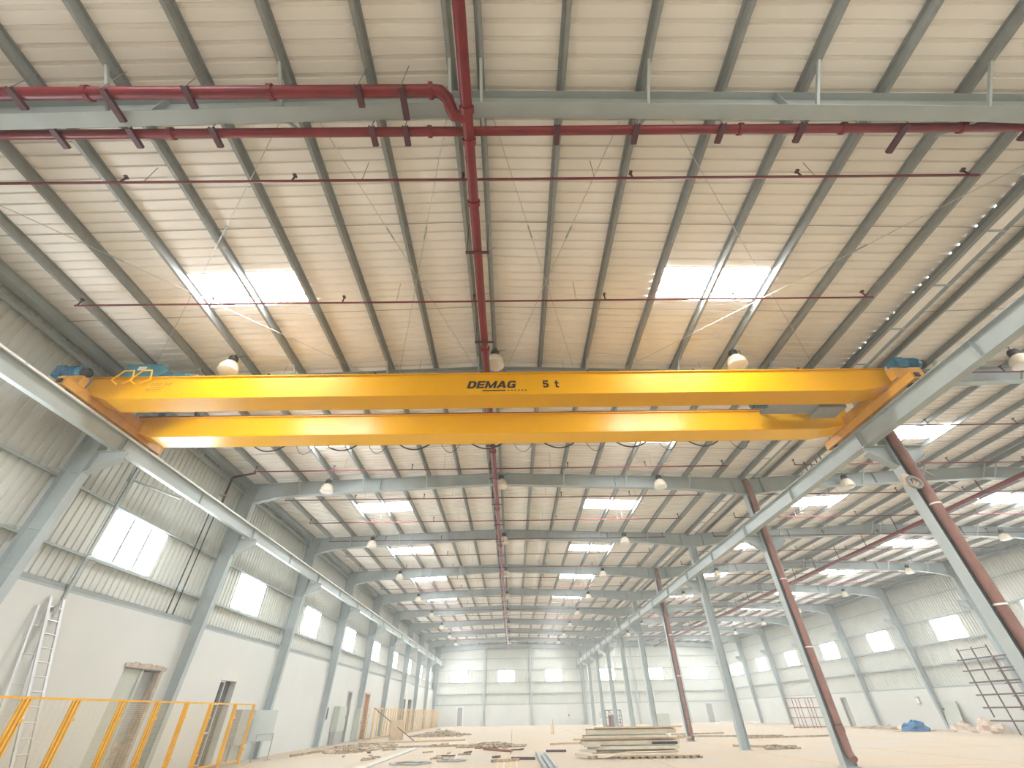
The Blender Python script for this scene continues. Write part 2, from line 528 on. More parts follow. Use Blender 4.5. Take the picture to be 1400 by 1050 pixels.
# ---------------------------------------------------------------- portal frames
BOT1 = [(-12.0, 9.44), (-11.0, 9.68), (-10.2, 9.79), (RX1, 10.23), (8.4, 9.87), (VX, 9.53)]
BOT2 = [(VX, 9.53), (13.9, 9.87), (RX2, 10.23), (31.6, 9.86), (33.0, 9.66), (33.85, 9.44)]
def zb(bot, x):
    for (a, za), (b, zbb) in zip(bot, bot[1:]):
        if a <= x <= b: return za + (zbb - za) * (x - a) / (b - a)
    return bot[0][1] if x < bot[0][0] else bot[-1][1]
def rafter(k, bay):
    Y = FY(k)
    bot = BOT1 if bay == 1 else BOT2
    xa, xb, xr = (-12.64, VX, RX1) if bay == 1 else (VX, 34.52, RX2)
    where = 'crane bay' if bay == 1 else 'far aisle beyond the columns'
    t = thing('steel_rafter', 'grey gabled steel rafter over the %s, %s from the camera' % (where, ORD[k]), 'rafter', ((xa + xb) / 2, Y, 9.5), 'portal frame rafters', 'thing')
    E = .05 if bay == 1 else 0
    top = [(xa, ztop(xa) - .0), (xr, ztop(xr)), (xb - .001 if bay == 1 else xb, ztop(xb - .01 if bay == 1 else xb))]
    if bay == 2: top[0] = (xa + .001, ztop(xa + .01))
    pts = ([(xa, bot[0][1])] if bay == 1 else []) + bot + ([(xb, bot[-1][1])] if bay == 2 else [])
    obj('web', MB().prism(pts + top[::-1], Y - .006, Y + .006), MT['steel'], t)
    bf = MB()
    for (a, za), (b, zz) in zip(bot, bot[1:]):
        bf.prism([(a, za), (b, zz), (b, zz - .014), (a, za - .014)], Y - .125, Y + .125)
    obj('bottom_flange', bf, MT['steel'], t)
    tf = MB()
    for (a, za), (b, zz) in zip(top, top[1:]):
        tf.prism([(a, za), (b, zz), (b, zz - .012), (a, za - .012)], Y - .125, Y + .125)
    obj('top_flange', tf, MT['steel'], t)
    for x in ([-11.95, -6.2, xr, 5.0, 10.6] if bay == 1 else [11.95, 17.5, xr, 28.5, 33.8]):
        obj('stiffener', MB().box((x - .006, Y - .12, zb(bot, x)), (x + .006, Y + .12, ztop(x) - .012)), MT['steel'], t)
    if k <= 7:
        for s in (-1, 1):
            for i in (0, 2, 4, 6):
                x = xr + s * OFFS[i]
                if abs(x - VX) < .9: continue
                z1, z0 = ztop(x) + .03, zb(bot, x) + .01
                obj('flange_brace', MB().bar((x + s * .02, Y - .62, z1), (x + s * .02, Y - .10, z0), .05, .05), MT['runway'], t)
                if k <= 3:
                    obj('flange_brace', MB().bar((x + s * .02, Y + .62, z1), (x + s * .02, Y + .10, z0), .05, .05), MT['runway'], t)
    return t
for k in range(1, NF + 1):
    rafter(k, 1)
    rafter(k, 2)
# left wall columns: tapered plate sections
def side_column(k, side):
    Y = FY(k)
    s = 1 if side == 'left' else -1
    xo = -12.64 if s == 1 else 34.52
    bi, ti = (.34, .66)
    zt_ = 9.44 if k else 0
    t = thing('steel_column', 'tapered grey column on the %s, %s from the camera' % ('long wall with doors' if s == 1 else 'far long wall', ORD[k] if s == 1 else ORD[k - 3]), 'column', (xo + s * .2, Y, 0), 'tapered wall columns', 'thing')
    zz = 10.33
    obj('web', MB().prism([(xo, 0), (xo + s * bi, 0), (xo + s * ti, zt_), (xo, zt_)], Y - .006, Y + .006), MT['steel'], t)
    obj('inner_flange', MB().prism([(xo + s * bi, 0.02), (xo + s * (bi + .014), 0.02), (xo + s * (ti + .014), zt_), (xo + s * ti, zt_)], Y - .125, Y + .125), MT['steel'], t)
    obj('outer_flange', MB().box((xo - s * .012, Y - .125, 0.02), (xo, Y + .125, zz)), MT['steel'], t)
    obj('base_plate', MB().box((xo - s * .0, Y - .2, 0), (xo + s * .5, Y + .2, .025)), MT['steel'], t)
    for z in ((4.52, 5.46, 7.04) if s == 1 else (4.22, 5.64, 7.24)):
        xi = xo + s * (bi + (ti - bi) * z / 9.44)
        obj('girt_stay', MB().bar((xo + s * .03, Y - .55, z), (xi, Y - .12, z), .05, .008), MT['runway'], t)
    # crane corbel
    xi = xo + s * (bi + (ti - bi) * .8)
    tip = (-11.22 if s == 1 else 33.2)
    c = MB().prism([(xi, 7.1), (tip, 7.52), (tip, 7.76), (xi, 7.76)], Y - .006, Y + .006)
    c.box((xi - s * .02, Y - .11, 7.76), (tip, Y + .11, 7.775))
    c.prism([(xi, 7.1), (tip, 7.52), (tip, 7.532), (xi, 7.112)], Y - .11, Y + .11)
    obj('crane_corbel', c, MT['runway'] if s == 1 else MT['steel'], t)
for k in range(1, NF + 1):
    side_column(k, 'left')
for k in range(4, NF + 1):
    side_column(k, 'right')
# interior columns
LOOK = {2: 'pale-edged grey', 3: 'pale-edged grey', 4: 'slim all-grey', 5: 'grey, pipe-covered'}
def downpipe(k):
    Y = FY(k)
    x = VX - .02
    yp = Y - .19
    t = thing('downpipe', 'red-brown rain downpipe fixed to the %s interior column from the camera' % ORD[k - 1], 'downpipe', (x, yp, 0), 'valley gutter downpipes')
    obj('pipe', MB().tube([(x, Y - .02, 10.32), (x, Y - .14, 10.0), (x, yp, 9.4), (x, yp, .42), (x, yp - .06, .28), (x, yp - .16, .2)], .125, 14), MT['brown'], t, smooth=True)
    for z in (1.1, 3.4, 5.8, 8.6):
        obj('clamp_ring', MB().lathe((x, yp, z), [(.125, -.02), (.136, -.02), (.136, .02), (.125, .02)], 14), MT['white' if z > 1.2 else 'scaff'], t)
    obj('socket', MB().lathe((x, yp, 1.0), [(.125, -.1), (.15, -.1), (.15, .06), (.125, .06)], 14), MT['brown'], t)
def mid_column(k):
    Y = FY(k)
    x = VX - .05
    mw = MT['steel']
    mf = MT['runway'] if k in (2, 3) else MT['steel']
    if k in (2, 3, 5): downpipe(k)
    d, w = .19, .16
    t = thing('steel_column', '%s column between the bays, %s from the camera' % (LOOK.get(k, 'slim grey'), ORD[k - 1]), 'column', (x, Y, 0), 'interior valley columns', 'thing')
    zt_ = 9.50
    obj('web', MB().box((x - d, Y - .006, .02), (x + d, Y + .006, zt_)), mw, t)
    obj('flange', MB().box((x - d - .012, Y - w, .02), (x - d, Y + w, zt_)), mf, t)
    obj('flange', MB().box((x + d, Y - w, .02), (x + d + .012, Y + w, zt_)), mw, t)
    obj('base_plate', MB().box((x - .26, Y - .22, 0), (x + .26, Y + .22, .022)), mf, t)
    for s in (-1, 1):
        c = MB()
        xi, tip = x + s * (d + .012), x + s * .86
        c.prism([(xi, 6.95), (tip, 7.38), (tip, 7.60), (xi, 7.60)], Y - .006, Y + .006)
        c.box((xi, Y - .12, 7.595), (tip, Y + .12, 7.61))
        c.prism([(xi, 6.95), (tip, 7.38), (tip, 7.392), (xi, 6.962)], Y - .12, Y + .12)
        obj('crane_corbel', c, MT['steel'], t)
for k in range(2, NF + 1):
    mid_column(k)
# gable wind posts
for i, x in enumerate((-4.6, 2.9, 19.5, 27.2)):
    zt_ = zb(BOT1 if x < VX else BOT2, x) - .02
    t = thing('wind_post', 'grey wind post on the far gable wall, %s from its left end' % ORD[i + 1], 'post', (x, YEND, 0), 'gable wind posts', 'thing')
    Yp = YEND + .02
    obj('web', MB().box((x - .005, Yp - .12, 0), (x + .005, Yp + .14, zt_)), MT['steel'], t)
    obj('flange', MB().box((x - .12, Yp - .13, 0), (x + .12, Yp - .12, zt_)), MT['steel'], t)
    obj('flange', MB().box((x - .12, Yp + .14, 0), (x + .12, Yp + .15, zt_)), MT['steel'], t)

# ---------------------------------------------------------------- runway beams
def runway(side):
    x = -11.52 if side == 'l' else 10.50
    z0, z1 = (7.78, 8.25) if side == 'l' else (7.62, 8.12)
    hw = .085 if side == 'l' else .13
    s = 1 if side == 'l' else -1
    t = thing('runway_beam', 'pale grey crane runway beam along the %s' % ('long wall with the doors' if side == 'l' else 'row of interior columns'), 'beam', (x, 40, z0), 'crane runway beams', 'thing')
    b = None
    for k in range(0, 11):
        y0, y1 = FY(k) + .006, FY(k + 1) - .006
        if b is None:
            mb = MB().box((x - .006, y0, z0), (x + .006, y1, z1)).box((x - hw, y0, z0), (x + hw, y1, z0 + .014)).box((x - hw, y0, z1 - .014), (x + hw, y1, z1))
            for yy in (y0 + .02, (y0 + y1) / 2, y1 - .02):
                mb.box((x - hw + .01, yy - .005, z0 + .014), (x + hw - .01, yy + .005, z1 - .014))
            b = obj('beam_segment', mb, MT['runway'], t)
        else:
            inst(b, t, (0, k * S, 0))
    obj('crane_rail', MB().box((x - .03, FY(0), z1), (x + .03, YEND - .1, z1 + .07)), MT['rust' if side == 'x' else 'runway'], t)
    if side == 'l':
        obj('conductor_bar', MB().box((x + .14, FY(0), z1 - .05), (x + .18, YEND - .2, z1 + .0)), MT['white'], t)
        for k in range(0, 20):
            obj('conductor_bracket', MB().box((x + .06, FY(0) + k * 2.5, z1 - .03), (x + .19, FY(0) + k * 2.5 + .05, z1 - .012)), MT['steel'], t)
    if side == 'r':
        for yy, hh in ((12.9, .22), (13.15, .16), (13.45, .14), (13.75, .34)):
            obj('limit_peg', MB().box((x - .03, yy, z1 + .07), (x + .0, yy + .04, z1 + .07 + hh)), MT['scaff'], t)
    for yy in (YEND - .3,):
        obj('end_stop', MB().box((x - .1, yy, z1 + .07), (x + .1, yy + .12, z1 + .35)), MT['fence'], t)
    return t
runway('l')
runway('r')

# ---------------------------------------------------------------- overhead crane
cr_ = thing('overhead_crane', 'yellow double-girder overhead travelling crane spanning the hall', 'crane', (-.5, 10.5, 8.2))
XL_, XR_ = -11.66, 10.64
def girder(y0, y1, zb_, zt_, name_lab, ym):
    b = MB()
    n0 = [(XL_, zb_ + .25), (XL_ + .75, zb_), (XR_ - 1.05, zb_), (XR_, zb_ + .2), (XR_, zt_), (XL_, zt_)]
    b.prism(n0, y0 + .05, y1 - .05)
    g_ = obj('bridge_girder', b, ym, cr_, label=name_lab)
    fl_ = MB().box((XL_, y0, zt_), (XR_, y1, zt_ + .022))
    obj('top_flange', fl_, ym, g_)
    bf = MB()
    for (a, za), (c, zc) in zip(n0[:4], n0[1:4]):
        bf.prism([(a, za), (c, zc), (c, zc - .016), (a, za - .016)], y0, y1)
    obj('bottom_flange', bf, ym, g_)
    return g_
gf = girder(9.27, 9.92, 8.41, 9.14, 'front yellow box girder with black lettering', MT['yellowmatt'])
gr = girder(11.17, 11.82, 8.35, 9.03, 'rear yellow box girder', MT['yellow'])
obj('trolley_rail', MB().box((XL_, 9.56, 9.162), (XR_, 9.62, 9.21)), MT['rust'], gf)
obj('trolley_rail', MB().box((XL_, 11.19, 9.052), (XR_, 11.25, 9.11)), MT['rust'], gr)
# end carriages with wheels
for x, zz in ((-11.52, 8.32), (10.50, 8.19)):
    e = obj('end_carriage', MB().box((x - .12, 8.55, zz + .04), (x + .12, 12.35, zz + .27)).box((x - .14, 8.55, zz + .27), (x + .14, 12.35, zz + .285)).box((x - .11, 9.9, zz + .285), (x + .11, 11.2, zz + .56)), MT['orange'], cr_)
    for y in (8.85, 12.05):
        obj('wheel', MB().lathe((x, y, zz + .125), [(.08, -.05), (.125, -.05), (.125, .05), (.08, .05)], 16, 'x'), MT['black'], e)
    for y in (8.51, 12.35):
        obj('buffer', MB().box((x - .06, y, zz + .09), (x + .06, y + .05, zz + .2)), MT['black'], e)
    for i in range(4):
        obj('bolt', MB().box((x - .12 + .065 * i, 8.72, zz + .285), (x - .09 + .065 * i, 8.75, zz + .305)), MT['black'], e)
# travel drives: blue geared motors at the front ends
def drive(x, s, zz):
    d = obj('travel_drive', MB().lathe((x, 8.95, zz), [(.04, 0), (.15, .0), (.17, .05), (.17, .42), (.15, .46), (.06, .48)], 14, 'x' if s > 0 else 'x'), MT['blue'], cr_, label='blue travel motor', smooth=True)
    fn = MB()
    for i in range(5):
        fn.lathe((x + .10 + i * .06, 8.95, zz), [(.17, 0), (.188, .0), (.188, .015), (.17, .015)], 14, 'x')
    obj('cooling_fins', fn, MT['blue'], d)
    obj('gearbox', MB().box((x - .22, 8.80, zz - .18), (x + .02, 9.12, zz + .16)), MT['blue'], d)
    obj('brake_cover', MB().lathe((x + .47, 8.95, zz), [(.13, 0), (.13, .14), (.08, .18)], 12, 'x'), MT['black'], d)
drive(-12.05, 1, 9.05)
drive(10.75, 1, 9.0)
obj('drive_bracket', MB().box((-12.0, 8.85, 8.60), (-11.4, 9.05, 8.88)), MT['orange'], cr_)
obj('drive_bracket', MB().box((10.3, 8.85, 8.50), (11.1, 9.05, 8.83)), MT['orange'], cr_)
# yellow hand loops at the left girder end
for x in (-10.75, -10.25):
    obj('hand_loop', MB().tube([(x - .05, 9.22, 8.86), (x - .17, 9.14, 8.94), (x + .05, 9.12, 9.25), (x + .28, 9.14, 9.28), (x + .30, 9.22, 9.02), (x + .1, 9.22, 8.88)], .022, 6), MT['yellow'], cr_)
# festoon under the rear girder
obj('festoon_track', MB().box((-9.6, 11.95, 8.42), (9.2, 11.99, 8.47)), MT['steel'], cr_)
px_ = -8.2
i = 0
while px_ < 7.6:
    w_, d_ = (1.0, .20) if i % 2 == 0 else (.62, .32)
    pts = []
    for j in range(11):
        a = j / 10
        pts.append((px_ + a * w_, 11.97, 8.44 - d_ * 4 * a * (1 - a)))
    obj('festoon_cable', MB().tube(pts, .022 if i % 2 == 0 else .009, 6, False), MT['black'], cr_)
    px_ += w_ + .35
    i += 1
# lettering
def text_part(s, x, z, h, width, y, m, parent, name='lettering', shear=0.0, off=0.0):
    c = bpy.data.curves.new('txt', 'FONT')
    c.body = s
    c.size = 1.0
    c.shear = shear
    c.offset = off
    c.resolution_u = 3
    c.extrude = 0.004
    tmp = bpy.data.objects.new('txt', c)
    COL.objects.link(tmp)
    bpy.context.view_layer.update()
    me = bpy.data.meshes.new_from_object(tmp.evaluated_get(bpy.context.evaluated_depsgraph_get()))
    bpy.data.objects.remove(tmp)
    xs_ = [v.co.x for v in me.vertices]
    ys_ = [v.co.y for v in me.vertices]
    ax, bx, ay, by = min(xs_), max(xs_), min(ys_), max(ys_)
    og = ORG[parent.name]
    for v in me.vertices:
        u = (v.co.x - ax) / (bx - ax) * width
        w = (v.co.y - ay) / (by - ay) * h
        v.co = (x + u - og[0], y - .002 + v.co.z * .3 - og[1], z + w - og[2])
    me.materials.clear()
    me.materials.append(m)
    o = bpy.data.objects.new(name, me)
    COL.objects.link(o)
    o.parent = parent
    ORG[o.name] = og
    return o
YF = 9.318
def glyph(ch):
    """list of quads in a 0..1 high box, and the advance width"""
    def bx(x0, y0, x1, y1): return [(x0, y0), (x1, y0), (x1, y1), (x0, y1)]
    def ring(o, i, closed=True):
        n_ = len(o)
        return [[o[k], o[(k + 1) % n_], i[(k + 1) % n_], i[k]] for k in range(n_ if closed else n_ - 1)]
    if ch == 'D': return ring([(0, 0), (.6, 0), (.86, .24), (.86, .76), (.6, 1), (0, 1)], [(.27, .22), (.5, .22), (.58, .34), (.58, .66), (.5, .78), (.27, .78)]), .94
    if ch == 'E': return [bx(0, 0, .27, 1), bx(.27, .79, .8, 1), bx(.27, .4, .74, .6), bx(.27, 0, .8, .21)], .88
    if ch == 'M': return [bx(0, 0, .24, 1), bx(.86, 0, 1.1, 1), [(.24, 1), (.24, .55), (.47, 0), (.55, .35)], [(.86, 1), (.86, .55), (.63, 0), (.55, .35)], [(.47, 0), (.63, 0), (.56, .36), (.54, .36)]], 1.18
    if ch == 'A': return [[(0, 0), (.27, 0), (.62, 1), (.34, 1)], [(.62, 1), (.34, 1), (.72, 0), (1.0, 0)], bx(.28, .18, .72, .37)], 1.04
    if ch == 'G': return ring([(.86, .72), (.84, .84), (.68, 1), (.2, 1), (0, .8), (0, .2), (.2, 0), (.86, 0), (.86, .56), (.45, .56)], [(.6, .72), (.58, .79), (.56, .79), (.3, .79), (.27, .74), (.27, .26), (.3, .21), (.6, .21), (.6, .38), (.45, .38)], False), .94
    if ch == '5': return [bx(0, .8, .74, 1), bx(0, .45, .22, .8)] + ring([(.0, .64), (.5, .66), (.76, .5), (.76, .16), (.55, 0), (.14, 0), (0, .14), (0, .28)], [(.0, .46), (.42, .48), (.5, .42), (.5, .24), (.45, .18), (.26, .18), (.24, .22), (.24, .28)], False), .86
    if ch == 't': return [bx(.14, .15, .38, .98), bx(0, .56, .6, .74), [(.14, .15), (.24, 0), (.3, .18), (.38, .18)], [(.24, 0), (.6, 0), (.6, .18), (.3, .18)]], .7
    return [], .75
def letters(word, x, z, h, width, shear, parent):
    tot = sum(glyph(c)[1] for c in word)
    k = width / tot
    cx = 0
    for c in word:
        q, adv = glyph(c)
        if q:
            mb = MB()
            for i_, poly in enumerate(q):
                pp = [(x + (cx + u) * k + shear * v * h, z + v * h) for u, v in poly]
                mb.prism(pp, YF - .003 - .0002 * i_, YF + .001)
            obj('letter', mb, MT['black'], parent)
        cx += adv
letters('DEMAG', -1.17, 8.645, .25, 1.34, .22, gf)
letters('5 t', .93, 8.645, .25, .46, 0, gf)
ul = MB().box((-.74, YF - .003, 8.545), (-.10, YF, 8.585))
for i in range(6):
    ul.box((-.05 + i * .095, YF - .003, 8.545), (-.005 + i * .095, YF, 8.585))
obj('underline', ul, MT['black'], gf)
faded = mat('faded_print', (0.30, 0.17, 0.02), 0.5)
text_part('102 52', -9.93, 8.87, .10, .55, YF, faded, gf, shear=.2, off=.01)
nb = MB().box((-9.90, YF - .002, 8.80), (-9.52, YF, 8.815)).box((-10.0, YF - .002, 8.72), (-9.58, YF, 8.74)).box((-10.02, YF - .002, 8.65), (-9.85, YF, 8.662)).box((-9.80, YF - .002, 8.65), (-9.60, YF, 8.662))
nb.prism([(-10.03, 8.73), (-9.93, 8.705), (-9.93, 8.755)], YF - .002, YF)
obj('direction_mark', nb, faded, gf)
# hoist trolley on the left end (teal) and its hoist gear on the right
tr = thing('hoist_trolley', 'teal hoist trolley box with a white label parked on the girders', 'hoist', (-10.3, 10.4, 9.2))
obj('frame', MB().box((-11.05, 9.5, 9.225), (-10.95, 11.3, 9.36)).box((-9.95, 9.5, 9.225), (-9.85, 11.3, 9.36)), MT['teal'], tr)
obj('gear_case', MB().prism([(-11.25, 9.37), (-10.2, 9.37), (-9.95, 9.6), (-10.2, 9.86), (-11.25, 9.86)], 9.55, 10.4), MT['teal'], tr)
obj('label_plate', MB().box((-10.85, 9.535, 9.62), (-10.62, 9.549, 9.76)), MT['white'], tr)
obj('rope_drum', MB().lathe((-10.4, 10.75, 9.62), [(.22, -.6), (.26, -.6), (.26, -.55), (.2, -.55), (.2, .55), (.26, .55), (.26, .6), (.22, .6)], 16, 'x'), MT['blue'], tr)
obj('motor', MB().lathe((-9.95, 9.95, 9.62), [(.05, 0), (.18, 0), (.18, .35), (.08, .42)], 12, 'x'), MT['teal'], tr)
obj('cable_tray', MB().box((-10.0, 9.52, 9.225), (-9.3, 9.7, 9.27)), MT['white'], tr)
for x in (-11.0, -9.9):
    for y in (9.59, 11.22):
        zz = 9.21 if y < 10 else 9.11
        obj('wheel', MB().lathe((x, y, zz + .075), [(.075, -.04), (.075, .04)], 12, 'x'), MT['black'], tr)
lt = obj('hoist_gear', MB().box((7.6, 10.15, 8.62), (9.1, 10.75, 8.95)).box((9.1, 10.3, 8.55), (9.9, 10.9, 8.80)), MT['purlin'], cr_, label='grey drive gear between the girders')
obj('gear_support', MB().box((7.9, 9.9, 8.92), (8.05, 11.2, 9.0)).box((8.9, 9.9, 8.92), (9.05, 11.2, 9.0)), MT['purlin'], lt)
obj('motor_body', MB().lathe((7.3, 10.4, 8.75), [(.05, -.1), (.14, -.1), (.14, .35), (.05, .36)], 12, 'x'), MT['blue'], lt)

# ---------------------------------------------------------------- fire main and branch pipes
PZ = 9.82
mp = thing('fire_main', 'thick red fire main pipe running under the crane bay ridge', 'pipe', (RX1, 40, PZ), 'red fire mains')
obj('pipe', MB().tube([(RX1 + .04, -6, PZ), (RX1 + .04, YEND - 1, PZ)], .10, 14), MT['red'], mp, smooth=True)
y = 5.7
while y < 80:
    obj('clamp', MB().box((RX1 - .22, y - .03, PZ - .13), (RX1 + .30, y + .03, PZ - .10)).box((RX1 - .20, y - .006, PZ - .10), (RX1 - .188, y + .006, PZ + .98)).box((RX1 + .262, y - .006, PZ - .10), (RX1 + .274, y + .006, PZ + .98)), MT['maroon'], mp)
    y += 2.9
for y in (4.6, 3.42, 2.9, 9.0, 15, 21, 27, 33, 39):
    obj('coupling', MB().lathe((RX1 + .04, y, PZ), [(.10, -.05), (.128, -.05), (.128, .05), (.10, .05)], 14, 'y'), MT['red'], mp, smooth=True)
mp2 = thing('fire_main', 'thick red fire main pipe under the ridge of the aisle beyond the columns', 'pipe', (RX2 + .45, 40, 9.9), 'red fire mains')
obj('pipe', MB().tube([(RX2 + .45, 5, 9.9), (RX2 + .45, YEND - 1, 9.9)], .10, 12), MT['red'], mp2, smooth=True)
y = 14.0
while y < 80:
    obj('clamp', MB().box((RX2 + .17, y - .03, 9.77), (RX2 + .73, y + .03, 9.80)).box((RX2 + .18, y - .02, 9.8), (RX2 + .21, y + .02, 10.75)), MT['maroon'], mp2)
    y += 2.9
# two thick cross pipes near the first rafter
def cross_pipe(lab, xa, xb, Y, z, r, brs, longs=()):
    t = thing('cross_pipe', lab, 'pipe', ((xa + xb) / 2, Y, z), 'red cross pipes by the first rafter')
    obj('pipe', MB().tube([(xa, Y, z), (xb, Y, z)], r, 14), MT['red'], t, smooth=True)
    for x in brs:
        ya, yb = (Y - .10, Y + .40) if x in longs else (Y - .14, Y + .20)
        b = MB().box((x - .05, ya, z - r - .05), (x + .05, yb, z - r - .035)).box((x - .05, ya, z - r - .035), (x - .04, yb, z - r + .02)).box((x + .04, ya, z - r - .035), (x + .05, yb, z - r + .02))
        obj('channel_bracket', b, MT['maroon'], t)
        obj('hanger_rod', MB().tube([(x, Y - .12, z - r - .03), (x, Y - .12, zsheet(x) - .12)], .008, 5), MT['rod'], t)
    return t
ca = cross_pipe('thick red cross pipe in front of the first rafter, ending in an elbow', -12.6, -1.28, 2.68, 10.0, .10, (-8.25, -6.72, -5.35, -2.48, -1.75), (-6.72, -1.75))
el = [(-1.28, 2.68, 10.0), (-1.12, 2.69, 9.99), (-1.0, 2.78, 9.95), (-.96, 2.9, 9.88), (-.90, 3.0, 9.83), (-.68, 3.03, 9.82)]
obj('elbow', MB().tube(el, .105, 14), MT['red'], ca, smooth=True)
obj('elbow_flange', MB().lathe((-1.28, 2.68, 10.0), [(.1, -.03), (.135, -.03), (.135, .03), (.1, .03)], 14, 'x'), MT['red'], ca)
for x in (-7.1, -4.0):
    obj('coupling', MB().lathe((x, 2.68, 10.0), [(.1, -.04), (.125, -.04), (.125, .04), (.1, .04)], 14, 'x'), MT['red'], ca)
cb = cross_pipe('thick red cross pipe behind the first rafter, crossing the whole bay', -12.6, 10.9, 3.33, 10.02, .08, (-8.1, -6.75, -5.28, -2.42, -1.82, .92, 2.36, 3.92, 5.38, 7.27, 9.6), (7.27,))
for x in (-6.1, -1.4, 4.3, 6.2, 8.4):
    obj('coupling', MB().lathe((x, 3.33, 10.02), [(.08, -.035), (.105, -.035), (.105, .035), (.08, .035)], 14, 'x'), MT['red'], cb)
# thin branch lines
n = 0
j = 0
y = 4.27
while y < 78:
    n += 1
    if min(abs(y - FY(k)) for k in range(1, 12)) < .2: y += .3
    for bay, xa, xb in ((1, -11.3, 9.62), (2, 12.6, 33.2)):
        if bay == 2 and y < 9: continue
        t = thing('sprinkler_branch', 'thin red sprinkler branch pipe across the %s, %s from the camera' % ('crane bay' if bay == 1 else 'aisle beyond the columns', ORD[n if bay == 1 else n - 2]), 'pipe', ((xa + xb) / 2, y, 10.15), 'sprinkler branch pipes')
        x0 = RX1 if bay == 1 else RX2
        obj('pipe', MB().tube([(xa, y, 10.12), (xb, y, 10.12)], .026 if y < 30 else .021, 6), MT['branch'], t)
        k = 0
        xx = xa + .05
        while xx < xb + .01:
            obj('sprinkler_riser', MB().tube([(xx, y, 10.12), (xx, y + .02, 10.36)], .02, 5).box((xx - .03, y - .03, 10.34), (xx + .03, y + .05, 10.38)), MT['maroon'], t)
            xx += 3.45
        for q in (-.62, -.2, .25, .68):
            xq = (xa + xb) / 2 + q * (xb - xa) / 2
            obj('hanger', MB().tube([(xq, y, 10.13), (xq, y, zsheet(xq) - .03)], .006, 5), MT['rod'], t)
    y += 3.22

# ---------------------------------------------------------------- roof bracing rods
RODS = [(-3.54, 3.3, -1.05, 10.9), (-1.13, 3.3, -3.63, 10.9), (-.25, 3.3, 2.18, 10.9), (2.17, 3.3, -.13, 10.9), (-4.26, 3.3, -11.2, 10.3), (-11.6, 3.9, -4.6, 10.8), (3.12, 3.3, 9.9, 10.6), (10.6, 3.9, 3.6, 10.8)]
RL = ['left of the fire main, leaning towards it', 'left of the fire main, leaning away from it', 'right of the fire main, leaning away from it', 'right of the fire main, leaning towards it', 'over the left skylight, leaning towards the wall', 'over the left skylight, leaning towards the ridge', 'over the right skylight, leaning towards the gutter', 'over the right skylight, leaning towards the ridge']
for (xa, ya, xb, yb), l in zip(RODS, RL):
    t = thing('bracing_rod', 'thin diagonal roof bracing rod %s' % l, 'rod', ((xa + xb) / 2, (ya + yb) / 2, 10.5), 'roof bracing rods of the first bay')
    za, zc = ztop(xa) - .22, ztop(xb) - .22
    obj('rod', MB().tube([(xa, ya, za), (xb, yb, zc)], .009, 6), MT['rodlight'], t)
    obj('turnbuckle', MB().tube([(xa + (xb - xa) * .3, ya + (yb - ya) * .3, za + (zc - za) * .3), (xa + (xb - xa) * .34, ya + (yb - ya) * .34, za + (zc - za) * .34)], .02, 6), MT['steel'], t)
t = thing('bracing_rod', 'pale bracing rod in the aisle roof, seen right of the columns', 'rod', (22, 19, 10.5))
obj('rod', MB().tube([(19.2, 18.2, 10.38), (26.0, 22.5, 10.38)], .03, 6), MT['rodlight'], t)
obj('turnbuckle', MB().tube([(21.0, 19.34, 10.38), (21.4, 19.59, 10.38)], .05, 6), MT['steel'], t)

# ---------------------------------------------------------------- high bay lamps
def lamp(x, Y, z, lab):
    t = thing('high_bay_lamp', lab, 'lamp', (x, Y, z), 'high bay lamps under the rafters')
    dm = obj('dome', MB().lathe((x, Y, z), [(.05, .22), (.13, .21), (.21, .14), (.265, .03), (.29, -.10), (.295, -.16)], 20), MT['dome'], t, smooth=True)
    obj('lens', MB().lathe((x, Y, z), [(.285, -.16), (.26, -.185), (.1, -.20), (.02, -.202)], 20), MT['white'], dm, smooth=True)
    obj('ballast', MB().lathe((x, Y, z), [(.05, .21), (.12, .215), (.135, .25), (.135, .36), (.11, .42), (.04, .44)], 14), MT['black'], t, smooth=True)
    obj('hook', MB().tube([(x, Y, z + .43), (x, Y, z + .50), (x + .03, Y, z + .53), (x + .03, Y, z + .56)], .012, 5), MT['black'], t)
    zt_ = ztop(x) - .02
    obj('hanging_rod', MB().tube([(x, Y, z + .52), (x, Y + .06, zt_ + .1)], .012, 5), MT['rod'], t)
    obj('supply_cable', MB().tube([(x + .05, Y, z + .4), (x + .28, Y + .05, z + .5), (x + .33, Y + .12, zt_ - .05)], .01, 5), MT['black'], t)
for k in range(2, NF):
    Y = FY(k) - (1.1 if k == 2 else .42 if k < 4 else .4)
    z = 10.16 if k == 2 else 10.08 if k == 3 else 10.0
    P3 = ((-8.55, 'over the wall side of the crane bay'), (-.44, 'beside the ridge fire main'), (7.0, 'over the column side of the crane bay'))
    P4 = ((15.75, 'over the column side of the aisle'), (30.5, 'over the wall side of the aisle'))
    for x, w in P3 + P4:
        if k == 2 and x > 16: continue
        lamp(x, Y, z - (.12 if abs(x) > 3 else 0) - (.1 if x > 12 else 0), 'white domed lamp %s, at rafter %s' % (w, ORD[k]))

# ---------------------------------------------------------------- left wall: doors
def door(n, holes_mat=None):
    return thing('door_%d' % n, kind='structure')
